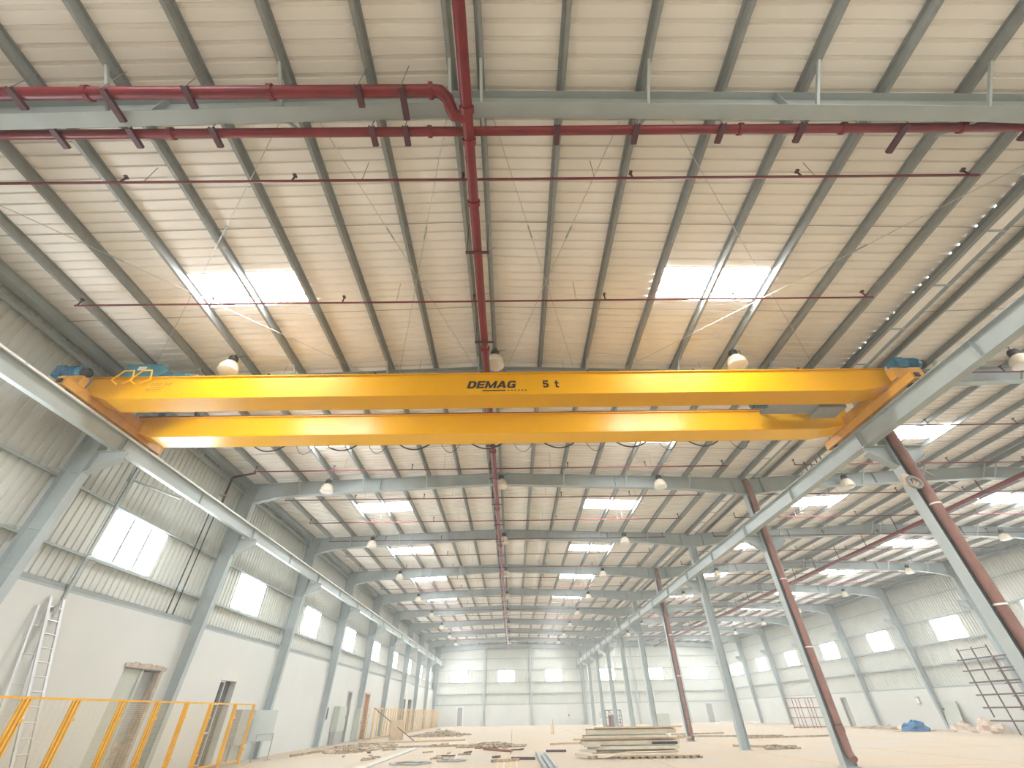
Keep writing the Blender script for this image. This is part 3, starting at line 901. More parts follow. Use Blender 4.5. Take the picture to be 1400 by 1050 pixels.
# door 1: pale leaf and a recessed bare opening with a broken lintel
d1 = door(1)
obj('backing', MB().box((-12.99, 16.55, 0), (-12.93, 18.45, 3.05)), MT['doorgrey'], d1)
obj('leaf', MB().box((-12.75, 16.57, .02), (-12.70, 17.42, 2.92)), MT['cabinet'], d1, label='pale grey closed door leaf')
obj('leaf', MB().box((-12.88, 17.55, 1.0), (-12.84, 18.28, 2.88)), MT['doorgrey'], d1)
obj('jamb', MB().box((-12.90, 17.42, 0), (-12.64, 17.52, 2.92)), MT['cabinet'], d1)
obj('jamb', MB().box((-12.95, 18.30, 0), (-12.60, 18.45, 2.95)), MT['block'], d1)
obj('block_infill', MB().box((-12.92, 17.52, 0), (-12.86, 18.30, 1.75)), MT['block'], d1)
lb = MB()
for i in range(10):
    y_ = 16.5 + i * .205
    lb.box((-12.66, y_, 2.93), (-12.56 - .02 * random.random(), y_ + .21, 3.03 + .06 * random.random()))
obj('broken_lintel', lb, MT['block'], d1)
obj('lintel_shadow_gap', MB().box((-12.95, 16.55, 2.90), (-12.64, 18.45, 2.95)), MT['doorgrey'], d1)
# door 2: dark opening with an aluminium side light
d2 = door(2)
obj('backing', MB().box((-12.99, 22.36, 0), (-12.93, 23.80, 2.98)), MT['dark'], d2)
obj('jamb', MB().box((-12.93, 23.62, 0), (-12.60, 23.80, 2.98)), MT['plaster'], d2)
obj('head', MB().box((-12.93, 22.36, 2.86), (-12.605, 23.615, 2.98)), MT['plaster'], d2)
fr = MB()
for y_ in (22.40, 22.80): fr.box((-12.72, y_, 0), (-12.66, y_ + .05, 2.86))
for z in (.05, 1.05, 2.0, 2.8): fr.box((-12.72, 22.40, z), (-12.66, 22.85, z + .05))
obj('side_light_frame', fr, MT['alu'], d2)
obj('leaf', MB().box((-12.90, 22.9, 0), (-12.87, 23.6, 2.84)), mat('door_charcoal', (.10, .10, .10), .6), d2)  # coloured near black to paint the shade inside the opening
d3 = door(3)
obj('leaf', MB().box((-12.90, 40.2, 0), (-12.82, 41.3, 3.05)), MT['doorgrey'], d3)
obj('frame', MB().box((-12.82, 40.2, 2.95), (-12.61, 41.3, 3.05)).box((-12.82, 40.2, 0), (-12.61, 40.28, 3.05)).box((-12.82, 41.22, 0), (-12.61, 41.3, 3.05)), MT['doorgrey'], d3)
d4 = door(4)
obj('leaf', MB().box((-12.92, 44.8, 0), (-12.86, 46.5, 3.1)), mat('door_wood_pink', (.55, .33, .22), .6, var=.15), d4)
obj('frame', MB().box((-12.86, 44.8, 2.98), (-12.58, 46.5, 3.1)).box((-12.86, 44.8, 0), (-12.58, 44.95, 3.1)).box((-12.86, 46.35, 0), (-12.58, 46.5, 3.1)), MT['wood'], d4)
for n_, a, b in ((5, 60.4, 62.3), (6, 63.7, 65.9)):
    d = door(n_)
    obj('leaf', MB().box((-12.98, a, 0), (-12.92, b, 3.05)), MT['dark'], d)  # flat dark sheet painting the shade within an open doorway
    obj('frame', MB().box((-12.92, a, 2.95), (-12.61, b, 3.05)).box((-12.92, b - .1, 0), (-12.61, b, 3.05)), MT['doorgrey'], d)
d7 = door(7)
obj('leaf', MB().box((-8.68, YEND + .3, .02), (-7.86, YEND + .34, 2.32)), mat('door_lilac_grey', (.30, .30, .32), .4), d7)
obj('frame', MB().box((-8.78, YEND + .12, 0), (-8.66, YEND + .3, 2.42)).box((-7.88, YEND + .12, 0), (-7.76, YEND + .3, 2.42)).box((-8.78, YEND + .12, 2.30), (-7.76, YEND + .3, 2.42)), MT['white'], d7)
d8 = door(8)
obj('leaf', MB().box((30.1, YEND + .3, 0), (31.0, YEND + .34, 2.3)), MT['doorgrey'], d8)
obj('frame', MB().box((30.1, YEND + .2, 2.22), (31.0, YEND + .3, 2.3)).box((30.1, YEND + .2, 0), (30.18, YEND + .3, 2.3)), MT['doorgrey'], d8)
d9 = door(9)
obj('leaf', MB().box((34.72, 54.9, 0), (34.76, 55.9, 2.4)), MT['cabinet'], d9)
obj('frame', MB().box((34.48, 54.9, 2.3), (34.72, 55.9, 2.4)).box((34.48, 54.9, 0), (34.72, 55.0, 2.4)).box((34.48, 55.8, 0), (34.72, 55.9, 2.4)), MT['doorgrey'], d9)

# ---------------------------------------------------------------- left wall furniture
# yellow mesh guard fence
FX = -11.70
fe = thing('mesh_fence', 'long yellow wire mesh guard fence in the near corner by the ladder', 'fence', (FX, 18, 0), 'yellow guard fences')
POSTS = [11.1, 12.72, 14.2, 15.9, 17.51, 19.08, 20.63, 22.45, 24.08]
HF = 2.04
for i, y in enumerate(POSTS):
    p = obj('post', MB().box((FX - .03, y - .03, 0), (FX + .03, y + .03, HF)), MT['fence'], fe)
    obj('base_plate', MB().box((FX - .08, y - .08, 0), (FX + .08, y + .08, .012)), MT['fence'], p)
    obj('clip', MB().box((FX + .0, y + .03, 1.55), (FX + .05, y + .16, 1.61)).box((FX, y + .03, .45), (FX + .05, y + .16, .51)), MT['fence'], p)
for i in range(len(POSTS) - 1):
    a, b = POSTS[i] + .085, POSTS[i + 1] - .085
    pf = obj('panel_frame', MB().box((FX - .02, a, .1), (FX + .02, a + .04, HF - .02)).box((FX - .02, b - .04, .1), (FX + .02, b, HF - .02)).box((FX - .02, a, .1), (FX + .02, b, .14)).box((FX - .025, a - .04, HF - .05), (FX + .025, b + .04, HF)), MT['fence'], fe)
    ws = MB()
    z = .18
    while z < HF - .06:
        ws.box((FX - .0025, a, z), (FX + .0025, b, z + .005))
        z += .05
    y = a + .1
    while y < b:
        ws.box((FX - .002, y, .14), (FX + .002, y + .004, HF - .05))
        y += .2
    obj('wire_mesh', ws, MT['wire'], pf, kind='stuff')
# far yellow fence
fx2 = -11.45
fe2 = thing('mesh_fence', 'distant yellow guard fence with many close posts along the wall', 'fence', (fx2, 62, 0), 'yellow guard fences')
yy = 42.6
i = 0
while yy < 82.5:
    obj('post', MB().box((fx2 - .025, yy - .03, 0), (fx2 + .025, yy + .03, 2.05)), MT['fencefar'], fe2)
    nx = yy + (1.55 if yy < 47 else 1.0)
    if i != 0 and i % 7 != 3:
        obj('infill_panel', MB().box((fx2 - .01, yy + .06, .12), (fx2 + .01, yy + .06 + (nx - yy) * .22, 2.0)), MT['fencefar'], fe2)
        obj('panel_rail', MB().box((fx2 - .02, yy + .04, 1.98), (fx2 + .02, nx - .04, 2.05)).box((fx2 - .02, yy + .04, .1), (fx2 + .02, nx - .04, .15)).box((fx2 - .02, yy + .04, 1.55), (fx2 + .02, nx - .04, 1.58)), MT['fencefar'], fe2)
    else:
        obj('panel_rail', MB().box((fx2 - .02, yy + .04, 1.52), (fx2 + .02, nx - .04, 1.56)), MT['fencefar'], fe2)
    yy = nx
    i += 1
# extension ladder
la = thing('extension_ladder', 'aluminium extension ladder leaning on the white wall near the fence', 'ladder', (-12.2, 13.2, 0))
def lp(u, h): # u across, h up: leaning against the wall
    a = h / 4.3
    return (-11.75 - .82 * a, 13.62 - .95 * a + u, h)
for u in (0, .42):
    obj('rail', MB().bar(lp(u, 0), lp(u, 4.25), .035, .08, (0, 1, 0)), MT['alu'], la)
h = .3
while h < 4.2:
    obj('rung', MB().tube([lp(0, h), lp(.42, h)], .02, 6), MT['alu'], la)
    h += .31
def lq(u, h):
    a = h / 4.3
    return (-11.95 - .66 * a, 12.95 - .5 * a + u, h)
for u in (0, .40):
    obj('back_rail', MB().bar(lq(u, 0), lq(u, 4.0), .03, .06, (0, 1, 0)), MT['alu'], la)
h = .45
while h < 3.9:
    obj('rung', MB().tube([lq(0, h), lq(.40, h)], .015, 6), MT['alu'], la)
    h += .62
obj('pulley', MB().lathe((-12.5, 12.95, 4.0), [(.04, -.02), (.07, -.02), (.07, .02), (.04, .02)], 12, 'x'), MT['doorgrey'], la)
# junk behind the fence by the ladder
t = thing('equipment_crate', 'small brown slatted crate behind the fence beside the ladder', 'crate', (-12.2, 12.4, 0))
obj('body', MB().box((-12.5, 12.1, 0), (-11.95, 12.75, 1.25)), MT['debris'], t)
for z in (.3, .6, .9, 1.2):
    obj('slat', MB().box((-11.95, 12.08, z), (-11.92, 12.77, z + .1)), MT['wood'], t)
# conduits above the dado
for i, (y0_, lab) in enumerate(((17.36, 'nearer of two thin black conduits on the wall cladding by the second column'), (17.72, 'farther of two thin black conduits on the wall cladding by the second column'))):
    t = thing('wall_conduit', lab, 'conduit', (-12.6, y0_, 4.6), 'twin conduits on the cladding')
    obj('pipe', MB().tube([(-12.62, y0_, 4.62), (-12.62, y0_, 8.4)], .022, 6), MT['black'], t)
    obj('saddle', MB().box((-12.64, y0_ - .05, 5.5), (-12.59, y0_ + .05, 5.53)).box((-12.64, y0_ - .05, 7.06), (-12.59, y0_ + .05, 7.09)), MT['steel'], t)
t = thing('drop_pipe', 'dark maroon pipe stub on the wall cladding above the runway beam', 'pipe', (-12.5, 17.6, 8.8))
obj('pipe', MB().tube([(-12.45, 17.6, 8.4), (-12.45, 17.6, 10.05), (-12.3, 17.6, 10.12), (-11.3, 17.3, 10.12)], .05, 8), MT['maroon'], t)
obj('clamp', MB().box((-12.65, 17.5, 9.2), (-12.38, 17.7, 9.24)), MT['steel'], t)
# tilted post mounted on the wall cladding behind the runway (single thin brace)
t = thing('wall_stay', 'thin vertical angle stay on the cladding beside the nearest window', 'stay', (-12.6, 13.1, 4.25))
obj('angle', MB().box((-12.62, 13.05, 4.25), (-12.56, 13.13, 8.6)), MT['steel'], t)
obj('end_cleat', MB().box((-12.7, 13.0, 8.6), (-12.5, 13.18, 8.64)), MT['steel'], t)
t = thing('runway_strut', 'white tie strut from the cladding to the runway beam', 'strut', (-12, 13.2, 7.7))
obj('strut_arm', MB().bar((-12.65, 13.15, 7.9), (-11.66, 14.3, 7.7), .05, .05), MT['runway'], t)
obj('cleat', MB().box((-12.70, 13.05, 7.8), (-12.62, 13.25, 8.0)), MT['steel'], t)
# open panel board by the third column, and tubular stand
t = thing('control_panel', 'grey wall control panel with its glazed door swung open', 'control panel', (-12.3, 25.0, .6))
obj('case', MB().box((-12.60, 24.35, .60), (-12.30, 25.6, 1.85)), MT['doorgrey'], t)
obj('door', MB().cbox((-11.98, 25.95, 1.25), (.04, 1.15, 1.15), Matrix.Rotation(R(-62), 3, 'Z') @ Matrix.Identity(3)), MT['glass'], t)
obj('mounting_leg', MB().box((-12.5, 24.5, 0), (-12.44, 24.56, .6)).box((-12.5, 25.4, 0), (-12.44, 25.46, .6)), MT['doorgrey'], t)
t = thing('tube_stand', 'grey tubular stand with an open top beside the fence end', 'stand', (-11.4, 25.3, 0))
for a, b in (((-11.5, 24.7, 0), (-11.5, 24.7, .95)), ((-11.3, 25.9, 0), (-11.3, 25.9, .95))):
    obj('leg', MB().tube([a, b], .025, 6), MT['doorgrey'], t)
obj('top_rail', MB().tube([(-11.5, 24.7, .95), (-11.3, 25.9, .95)], .025, 6), MT['doorgrey'], t)
obj('foot', MB().tube([(-11.5, 24.4, .02), (-11.5, 25.0, .02)], .02, 6).tube([(-11.3, 25.6, .02), (-11.3, 26.2, .02)], .02, 6), MT['doorgrey'], t)
# cabinets further on
def cabinet(lab, x0, x1, y0, y1, z0, z1, legs=False, group=None):
    t = thing('electrical_cabinet', lab, 'cabinet', ((x0 + x1) / 2, (y0 + y1) / 2, 0 if legs or z0 < .02 else z0), group)
    obj('body', MB().box((x0, y0, z0), (x1, y1, z1)), MT['cabinet'], t)
    if x1 < 0:
        obj('door', MB().box((x1, y0 + .04, z0 + .05), (x1 + .025, y1 - .04, z1 - .05)), MT['cabinet'], t)
        obj('handle', MB().box((x1 + .025, y1 - .12, (z0 + z1) / 2), (x1 + .05, y1 - .09, (z0 + z1) / 2 + .15)), MT['black'], t)
    else:
        obj('door', MB().box((x0 + .04, y0 - .025, z0 + .05), (x1 - .04, y0, z1 - .05)), MT['cabinet'], t)
        obj('handle', MB().box((x0 + .1, y0 - .045, (z0 + z1) / 2), (x0 + .14, y0 - .025, (z0 + z1) / 2 + .15)), MT['black'], t)
    if legs:
        obj('plinth', MB().box((x0 + .05, y0 + .05, 0), (x1 - .05, y1 - .05, z0)), MT['doorgrey'], t)
    return t
cabinet('grey-green electrical cabinet on the white wall before the fifth column', -12.61, -12.2, 37.6, 39.3, .7, 2.1, True)
cabinet('narrow grey cabinet standing beside the orange-framed doorway', -12.61, -12.2, 42.75, 43.5, .02, 2.0)
t = thing('wall_switch_plate', 'slim dark recessed plate on the white wall left of the cabinet', 'plate', (-12.6, 36.3, 1.4))
obj('plate', MB().box((-12.62, 36.2, 1.35), (-12.58, 36.5, 2.05)), MT['doorgrey'], t)
obj('cover', MB().box((-12.58, 36.25, 1.4), (-12.57, 36.45, 2.0)), MT['dark'], t)
# boards leaning at the far fence
t = thing('leaning_board', 'pale plywood board leaning against the distant yellow fence', 'board', (-8.9, 42, 0))
obj('sheet', MB().cbox((-9.0, 42.4, .62), (1.0, .03, 1.25), Matrix.Rotation(R(14), 3, 'X')), MT['ply'], t)
obj('edge_batten', MB().cbox((-9.55, 42.35, .60), (.05, .06, 1.3), Matrix.Rotation(R(14), 3, 'X')), MT['debris'], t)
t = thing('prop_pole', 'dark diagonal pole propped across the distant yellow fence', 'pole', (-10.5, 43, 0))
obj('pole', MB().tube([(-7.5, 41.4, .04), (-11.35, 43.9, 2.0)], .035, 6), MT['scaff'], t)
obj('pole_cap', MB().tube([(-7.56, 41.44, .07), (-7.44, 41.36, .012)], .045, 6), MT['scaff'], t)

# ---------------------------------------------------------------- gable wall odds
t = thing('pipe_frame', 'thin grey pipe outline on the gable wall beside the corner column', 'pipe frame', (9.5, YEND, 0))
obj('upright', MB().tube([(8.3, YEND - .2, 0), (8.9, YEND - .2, 8.5)], .035, 6), MT['rodlight'], t)
obj('cross_rail', MB().tube([(8.35, YEND - .2, .75), (11, YEND - .2, .75)], .03, 6).tube([(8.5, YEND - .2, 2.1), (11, YEND - .2, 2.1)], .03, 6), MT['rodlight'], t)
obj('valve', MB().box((8.5, YEND - .3, 1.0), (8.62, YEND - .1, 1.3)), MT['black'], t)
cabinet('tall pale grey cabinet standing in the open behind the steel stack', 16.1, 17.35, 60, 60.9, .02, 1.28)
# stair platform with drum
t = thing('stair_platform', 'dark tubular stair platform beside the interior columns', 'platform', (12, 68, 0))
X0, X1, Y0, Y1 = 11.6, 13.55, 67.6, 68.6
for x, y_ in ((X0, Y0), (X1, Y0), (X1, Y1), (X0, Y1), (12.0, Y0)):
    obj('upright', MB().tube([(x, y_, 0), (x, y_, 1.65)], .04, 6), MT['scaff'], t)
obj('handrail', MB().tube([(X0, Y0, 1.65), (X1, Y0, 1.65), (X1, Y1, 1.65), (X0, Y1, 1.65)], .04, 6).tube([(12.0, Y0, 1.6), (13.4, Y0, .3)], .04, 6), MT['scaff'], t)
obj('side_arm', MB().tube([(10.9, Y0, 1.45), (10.9, Y0, .95), (12.0, Y0, .95)], .035, 6), MT['scaff'], t)
obj('bottom_rail', MB().tube([(X0, Y0, .1), (X1, Y0, .1)], .04, 6), MT['scaff'], t)
for i in range(3):
    obj('tread', MB().box((13.0, Y0, .35 + i * .35), (13.5, Y1, .39 + i * .35)), MT['scaff'], t)
t = thing('steel_drum', 'brown steel drum standing inside the stair platform', 'drum', (12.4, 68.1, 0))
obj('drum_body', MB().lathe((12.4, 68.1, 0), [(.42, .0), (.44, .02), (.42, .4), (.44, .42), (.42, .8), (.44, .82), (.42, 1.12)], 16), MT['drum'], t, smooth=True)
obj('drum_lid', MB().lathe((12.4, 68.1, 1.12), [(.42, 0), (.44, .02), (.38, .05)], 16), MT['scaff'], t)
for i, (x, h_, m_) in enumerate(((3.48, .72, 'fencefar'), (3.66, 1.05, 'wood'))):
    t = thing('marker_post', '%s standing alone in the middle of the floor' % ('short yellow marker post' if i == 0 else 'thin brown timber stake'), 'post', (x, 50.6, 0))
    obj('post_shaft', MB().box((x - .03, 50.57, .02), (x + .03, 50.63, h_)), MT[m_], t)
    obj('post_foot', MB().box((x - .07, 50.53, 0), (x + .07, 50.67, .02)), MT['scaff'], t)

# ---------------------------------------------------------------- steel stack
STK = [ # x0,x1,z0,z1,y,kind,label
 (3.25, 7.20, .78, .97, 24.3, 'channel', 'topmost wide pale channel of the steel stack'),
 (3.60, 7.45, .972, 1.02, 24.2, 'wood', 'thin buff board lying on top of the steel stack'),
 (3.05, 6.75, .654, .775, 24.0, 'channel', 'pale channel in the second layer of the steel stack'),
 (2.60, 7.75, .597, .652, 24.06, 'wood', 'long brown-edged board sticking out of both stack ends'),
 (2.95, 7.20, .43, .595, 24.1, 'channel', 'pale channel in the middle layer of the steel stack'),
 (6.00, 7.05, .427, .51, 23.92, 'black', 'short black bar tucked in the stack front'),
 (3.20, 7.10, .27, .425, 23.9, 'channel', 'pale green channel in the lower layer of the stack'),
 (3.45, 7.10, .13, .265, 24.2, 'channel', 'bottom pale channel of the steel stack'),
 (4.40, 7.70, .07, .105, 23.35, 'wood', 'long orange-brown plank lying in front of the stack'),
]
for x0, x1, z0, z1, y_, k_, lab in STK:
    t = thing('steel_channel' if k_ == 'channel' else 'stack_board', lab, 'channel' if k_ == 'channel' else 'board', ((x0 + x1) / 2, y_, z0), 'steel and boards in the stack')
    dpt = .42 if k_ == 'channel' else .16 if k_ != 'wood' else .22
    if k_ == 'channel':
        obj('channel_web', MB().box((x0, y_ + dpt - .01, z0), (x1, y_ + dpt, z1)), MT['channel'], t)
        obj('channel_lip', MB().box((x0, y_, z1 - .012), (x1, y_ + dpt, z1)).box((x0, y_, z0), (x1, y_ + dpt, z0 + .012)).box((x0, y_, z0 + .012), (x1, y_ + .012, z1 - .04)), MT['channel'], t)
    else:
        obj('board_face', MB().box((x0, y_, z0), (x1, y_ + dpt, z1)), MT[k_], t)
        obj('board_end', MB().box((x1, y_ + .01, z0 + .004), (x1 + .01, y_ + dpt - .01, z1 - .004)), MT['debris'], t)
# bent lip piece and broken ends
t = thing('bent_sheet', 'bent pale sheet strip curling up at the stack foot', 'sheet', (4.0, 23.6, 0))
pl = [(3.5, .03), (3.9, .05), (4.3, .14), (4.8, .19), (6.9, .21), (6.9, .225), (4.8, .205), (4.28, .155), (3.9, .065), (3.5, .045)]
obj('strip', MB().prism(pl, 23.45, 23.8), MT['ply'], t)
obj('torn_end', MB().cbox((3.3, 23.6, .06), (.3, .3, .1), Matrix.Rotation(.5, 3, 'Z')), MT['debris'], t)
for i in range(3):
    t = thing('steel_offcut', ['broken channel end jutting from the stack foot', 'torn channel piece under the stack end, lying flat', 'bent channel piece leaning at the stack end'][i], 'offcut', (2.8 + .2 * i, 23.9, .1 + .15 * i), 'broken ends at the stack')
    obj('offcut_web', MB().cbox((2.95 + .2 * i, 23.9, .09 + .16 * i), (.7, .3, .05), Matrix.Rotation(.16 - .1 * i, 3, 'Y')), MT['channel'], t)
    obj('offcut_lip', MB().cbox((2.95 + .2 * i, 23.74, .10 + .16 * i), (.7, .02, .09), Matrix.Rotation(.16 - .1 * i, 3, 'Y')), MT['channel'], t)
bt = None
for i in range(12):
    x = 4.42 + i * .30
    o = obj('batten', MB().box((x - .05, 23.2, 0), (x + .05 + (.1 if i in (5, 8) else 0), 23.7, .068)), MT['debris'], None, 'small dark batten under the orange-brown plank, one of a row of twelve', 'batten', 'battens under the plank')

# ---------------------------------------------------------------- floor channels, rails, debris
t = thing('floor_channel', 'grey steel channel lying along the floor near the camera', 'channel', (1.4, 23, 0))
for a, b, z in ((1.05, 1.09, .13), (1.42, 1.46, .13)):
    obj('channel_side', MB().prism([(a, 0), (b, 0), (b, z), (a, z)], 19.3, 26.8), MT['steel'], t)
obj('channel_base', MB().box((1.05, 19.3, 0.001), (1.46, 26.8, .02)), MT['purlin'], t)
obj('loose_bar', MB().box((1.2, 19.6, .021), (1.25, 25.0, .06)), MT['black'], t)
t = thing('floor_trench', 'long pale strip of covered trench running back across the floor', 'trench', (-5.6, 28, 0))
obj('cover_strip', MB().box((-5.95, 20.6, .001), (-5.55, 35.0, .018)), mat('trench_cover', (.52, .47, .38), .7, var=.2), t)
obj('edge_angle', MB().box((-5.55, 20.6, .001), (-5.50, 35.0, .035)), MT['steel'], t)
for i, x in enumerate((-.62, -.38, -.12, .12)):
    o = obj('floor_strip', MB().box((x - .03, 19.5, .001), (x + .03, 26.5, .008)), mat('ochre_strip', (.62, .42, .22), .8), None, 'ochre strip on the floor, %s of four counted from the left' % ORD[i + 1], 'strip', 'ochre floor strips')
# scattered debris as single pieces
def near_free(x, y):
    return not (2.3 < x < 8 and 23 < y < 25)
spots = []
random.seed(3)
for i in range(46):
    x = random.uniform(-9.5, 0.5)
    y_ = random.uniform(24.5, 36)
    if abs(x + 5.7) < .5: x -= 1.0
    spots.append((x, y_))
for i, (x, y_) in enumerate(spots):
    L = random.uniform(.15, .7)
    a = random.uniform(-.5, .5) + (0 if random.random() < .7 else 1.2)
    w = random.uniform(.04, .1)
    o = obj('timber_offcut', MB().cbox((x, y_, .032), (L, w, .06), Matrix.Rotation(a, 3, 'Z')), MT[random.choice(['debris', 'wood', 'scaff', 'debris'])], None, 'small brown offcut lying loose in the debris on the left half of the floor', 'offcut', 'offcuts scattered on the floor')
for i, (xa, ya, xb, yb, m_, lab) in enumerate((
    (-1.6, 30.2, -.1, 28.2, 'rust', 'long rusty bar slanting across the floor in front of the debris heap'),
    (-7.5, 33.0, -2.2, 33.9, 'debris', 'long brown plank lying crosswise on the debris at the floor middle'),
    (-8.9, 38.5, -3.6, 40.5, 'wood', 'long pale timber lying before the distant fence'),
    (2.2, 33.6, 4.1, 34.3, 'wood', 'brown timber on the floor pointing at the stack'),
    (1.6, 27.9, 2.6, 27.8, 'scaff', 'short dark bar on bare floor left of the stack'),
    (-.1, 24.0, .9, 23.7, 'scaff', 'dark crooked bar beside the steel floor channel'),
    (-.9, 22.8, .2, 23.4, 'debris', 'dark split stick on the ochre floor strips'),
    (11.6, 29.5, 12.9, 28.4, 'wood', 'short timber beside the foot of the red-brown column'),
    (12.0, 40.5, 19.0, 39.0, 'debris', 'long thin pole on the aisle floor behind the columns'),
    (15.2, 37.0, 21.5, 37.8, 'debris', 'second thin pole on the aisle floor, nearer the camera'),
    (12.6, 44.0, 17.0, 44.6, 'debris', 'brown plank far back on the aisle floor'),
    (-10.3, 30.5, -8.2, 33.5, 'ply', 'pale board lying by the wall side debris'),
    (-10.9, 27.5, -10.2, 34, 'debris', 'long grey timber lying parallel to the wall foot'),
)):
    t = thing('loose_timber' if m_ != 'rust' else 'loose_bar', lab, 'timber' if m_ != 'rust' else 'bar', ((xa + xb) / 2, (ya + yb) / 2, 0))
    obj('length', MB().bar((xa, ya, .05), (xb, yb, .05), .10, .09), MT[m_], t)
    obj('cut_end', MB().bar((xb, yb, .05), (xb + (xb - xa) * .01, yb + (yb - ya) * .01, .05), .09, .08), MT['debris'], t)
# cable coils on floor
for i, (x, y_, r_) in enumerate(((-4.1, 22.6, .55), (-2.6, 23.6, .4))):
    pts = []
    for j in range(40):
        a = j * .42
        rr = r_ * (1 + .18 * math.sin(j * 1.7))
        pts.append((x + rr * 1.3 * math.cos(a), y_ + rr * math.sin(a), .03 + .012 * (j // 15)))
    t = thing('hose_coil', ['larger loose grey hose coil on the floor before the debris', 'smaller loose grey hose coil on the floor before the debris'][i], 'hose', (x, y_, 0), 'loose hoses on the floor')
    obj('hose', MB().tube(pts, .022, 6), MT['doorgrey'], t)
    obj('nozzle', MB().tube([pts[-1], (pts[-1][0] + .25, pts[-1][1] + .1, .035)], .03, 6), MT['black'], t)
# heaps of fine rubble
def heap(name, lab, cx, cy, rx_, ry_, h_, nn, mats):
    mb = MB()
    for i in range(nn):
        a, rr = random.uniform(0, 6.28), math.sqrt(random.random())
        x, y_ = cx + rx_ * rr * math.cos(a), cy + ry_ * rr * math.sin(a)
        z = h_ * (1 - rr) * random.random()
        s_ = random.uniform(.05, .16)
        rot = Matrix.Rotation(random.uniform(0, 3), 3, 'Z') @ Matrix.Rotation(random.uniform(-.4, .4), 3, 'X')
        mb.cbox((x, y_, z + s_ * .25), (s_ * random.uniform(1, 7), s_ * .7, s_ * .4), rot)
    return obj(name, mb, MT[mats], None, lab, 'rubble', None, 'stuff')
heap('rubble', 'flat heap of brown rubble in front of the distant yellow fence', -6.6, 50, 2.6, 3.0, .6, 300, 'debris')
heap('rubble', 'low scatter of splintered wood in the middle of the floor', -1.3, 33.0, 2.0, 1.0, .24, 220, 'debris')
heap('rubble', 'long scatter of dusty scraps along the left wall foot', -9.2, 34, 1.7, 5.0, .16, 320, 'debris')
heap('rubble', 'scraps and boards heaped along the far long wall', 33.0, 48, 1.0, 5, .35, 150, 'bag')
heap('rubble', 'pale scraps heaped at the foot of the far corner', 30.5, 74, 3.0, 3, .5, 90, 'white')
heap('rubble', 'small dark scrap heap on the aisle floor behind the slim column', 13.1, 27.6, .7, .5, .18, 40, 'debris')

# ---------------------------------------------------------------- right wall furniture
t = thing('scaffold_frame', 'dark brown scaffold grid standing against the far long wall', 'scaffold', (32.5, 34.4, 0))
for i, y_ in enumerate((36.55, 35.35, 34.15, 32.9)):
    obj('standard', MB().tube([(32.5, y_, 0 if i else .9), (32.5, y_, 4.85)], .05, 6), MT['scaff'], t)
for i, y_ in enumerate((35.0, 33.6)):
    obj('standard', MB().tube([(33.4, y_, 0), (33.4, y_, 4.3)], .045, 6), MT['scaff'], t)
for i, z in enumerate((.72, 1.42, 2.12, 2.82, 3.5, 4.15)):
    obj('ledger', MB().tube([(32.44, 36.95, z), (32.44, 32.4, z + .02)], .045, 6), MT['scaff'], t)
    obj('ledger', MB().tube([(33.46, 35.4, z - .1), (33.46, 32.6, z - .1)], .03, 6), MT['scaff'], t)
obj('top_ledger', MB().tube([(32.44, 36.6, 4.7), (32.44, 34.0, 4.72)], .025, 6), MT['scaff'], t)
t = thing('barred_rack', 'rust-red rack of thin upright bars standing across the aisle', 'rack', (28.7, 52.5, 0))
xr0, xr1 = 26.95, 31.2
for z in (.08, .8, 1.55, 2.33):
    obj('rail', MB().box((xr0, 52.46, z), (xr1, 52.54, z + .06)), MT['redrack'], t)
x = xr0
i = 0
while x < xr1:
    obj('bar', MB().box((x, 52.47, .0), (x + .04, 52.53, 2.36)), MT['redrack'], t)
    x += .33 if i % 3 else .62
    i += 1
t = thing('tarp_bundle', 'crumpled blue tarpaulin bundle on boards by the far long wall', 'tarpaulin', (31.5, 43, 0))
def lump(c, s, seed, n1=10, n2=6):
    rn = random.Random(seed)
    mb = MB()
    for i in range(n2 + 1):
        ph = math.pi / 2 * i / n2
        for j in range(n1):
            th = 2 * math.pi * j / n1
            k = 1 + .22 * (rn.random() - .5) * 2
            mb.v.append((c[0] + s[0] * math.cos(ph) * math.cos(th) * k, c[1] + s[1] * math.cos(ph) * math.sin(th) * k, c[2] + s[2] * math.sin(ph) * k))
    for i in range(n2):
        for j in range(n1):
            mb.f.append((i * n1 + j, i * n1 + (j + 1) % n1, (i + 1) * n1 + (j + 1) % n1, (i + 1) * n1 + j))
    mb.f.append(tuple(reversed(range(n1))))
    return mb
obj('tarp', lump((31.5, 43, 0.02), (.95, .7, .62), 5), MT['tarp'], t)
obj('board_underlay', MB().box((29.9, 42.8, 0), (32.6, 43.2, .02)), MT['debris'], t)
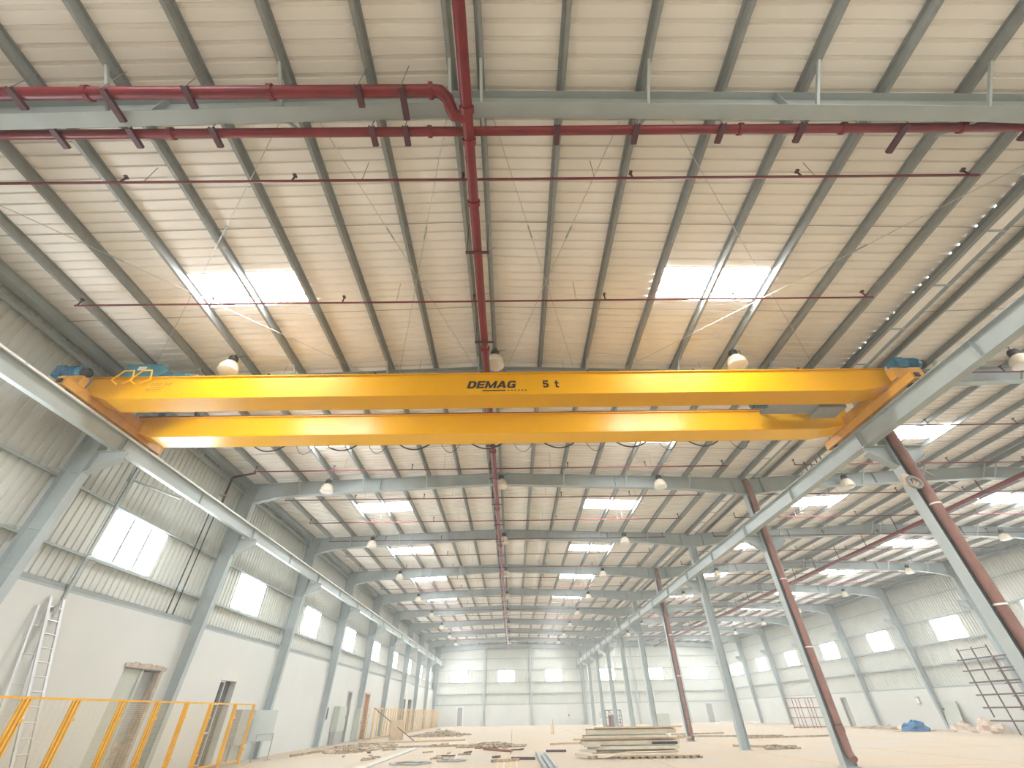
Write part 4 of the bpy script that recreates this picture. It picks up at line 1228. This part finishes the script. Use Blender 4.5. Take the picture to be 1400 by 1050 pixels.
for i, (c, s_) in enumerate((((33.2, 40.2, 0), (.75, .6, .55)), ((33.4, 38.6, 0), (.7, .6, .75)), ((33.5, 37.7, 0), (.6, .5, .5)), ((32.9, 45.6, 0), (.8, .6, .4)), ((33.4, 41.3, 0), (.5, .5, .35)))):
    t = thing('debris_sack', ['dusty sack slumped nearest the green-grey board', 'tall dusty sack by the scaffold foot', 'small dusty sack against the scaffold foot', 'flat dusty sack beyond the blue tarpaulin', 'low dusty sack between the tarpaulin and the board'][i], 'sack', c, 'dusty sacks by the far wall')
    obj('sack_body', lump(c, s_, 20 + i), MT['bag'], t, smooth=True)
    obj('sack_neck', lump((c[0] - .1, c[1], c[2] + s_[2] * .85), (.12, .12, .2), 40 + i, 6, 3), MT['bag'], t)
t = thing('leaning_board', 'green-grey panel leaning on the far long wall by a column', 'board', (34.1, 42, .0))
obj('sheet', MB().cbox((34.2, 42.0, .95), (.04, 1.5, 1.75), Matrix.Rotation(R(10), 3, 'Y')), MT['cabinet'], t)
obj('hand_hole', MB().cbox((34.08, 42.45, 1.35), (.03, .12, .16), Matrix.Rotation(R(10), 3, 'Y')), MT['black'], t)
t = thing('wall_box', 'small grey wall box on the white dado of the far long wall', 'wall box', (34.4, 45.1, 1.7))
obj('box_body', MB().box((34.38, 44.95, 1.68), (34.5, 45.3, 2.2)), MT['doorgrey'], t)
obj('box_cover', MB().box((34.36, 45.0, 1.75), (34.38, 45.25, 2.12)), MT['white'], t)
# coil hung on the second column
t = thing('cable_coil', 'beige cable coil hanging on the nearest interior column', 'coil', (10.95, 10.85, 6.5))
for i in range(3):
    pts = []
    for j in range(17):
        a = 2 * math.pi * j / 16
        pts.append((10.86 + .17 * math.cos(a) + .02 * i, 10.82 - .05 * i, 6.45 + .15 * math.sin(a) - .05 * i))
    obj('loop', MB().tube(pts, .045, 6, False), MT['bag' if i < 2 else 'rod'], t)
obj('hook_plate', MB().box((10.85, 10.80, 6.52), (11.0, 10.92, 6.6)), MT['bag'], t)

# ---------------------------------------------------------------- dusty air in the hall
hz = bpy.data.materials.new('dusty_air')
hz.use_nodes = True
t_ = hz.node_tree
t_.nodes.clear()
o_ = t_.nodes.new('ShaderNodeOutputMaterial')
v_ = t_.nodes.new('ShaderNodeVolumeScatter')
v_.inputs['Density'].default_value = 0.0025
v_.inputs['Anisotropy'].default_value = 0.55
v_.inputs['Color'].default_value = (0.88, 0.96, 1.0, 1)
t_.links.new(v_.outputs[0], o_.inputs['Volume'])
obj('haze', MB().box((-13.6, -13.5, -.6), (36.0, YEND + 1.2, 12.0)), hz, None, 'thin dusty haze filling the hall', 'haze', None, 'stuff')
SC.cycles.volume_bounces = 1
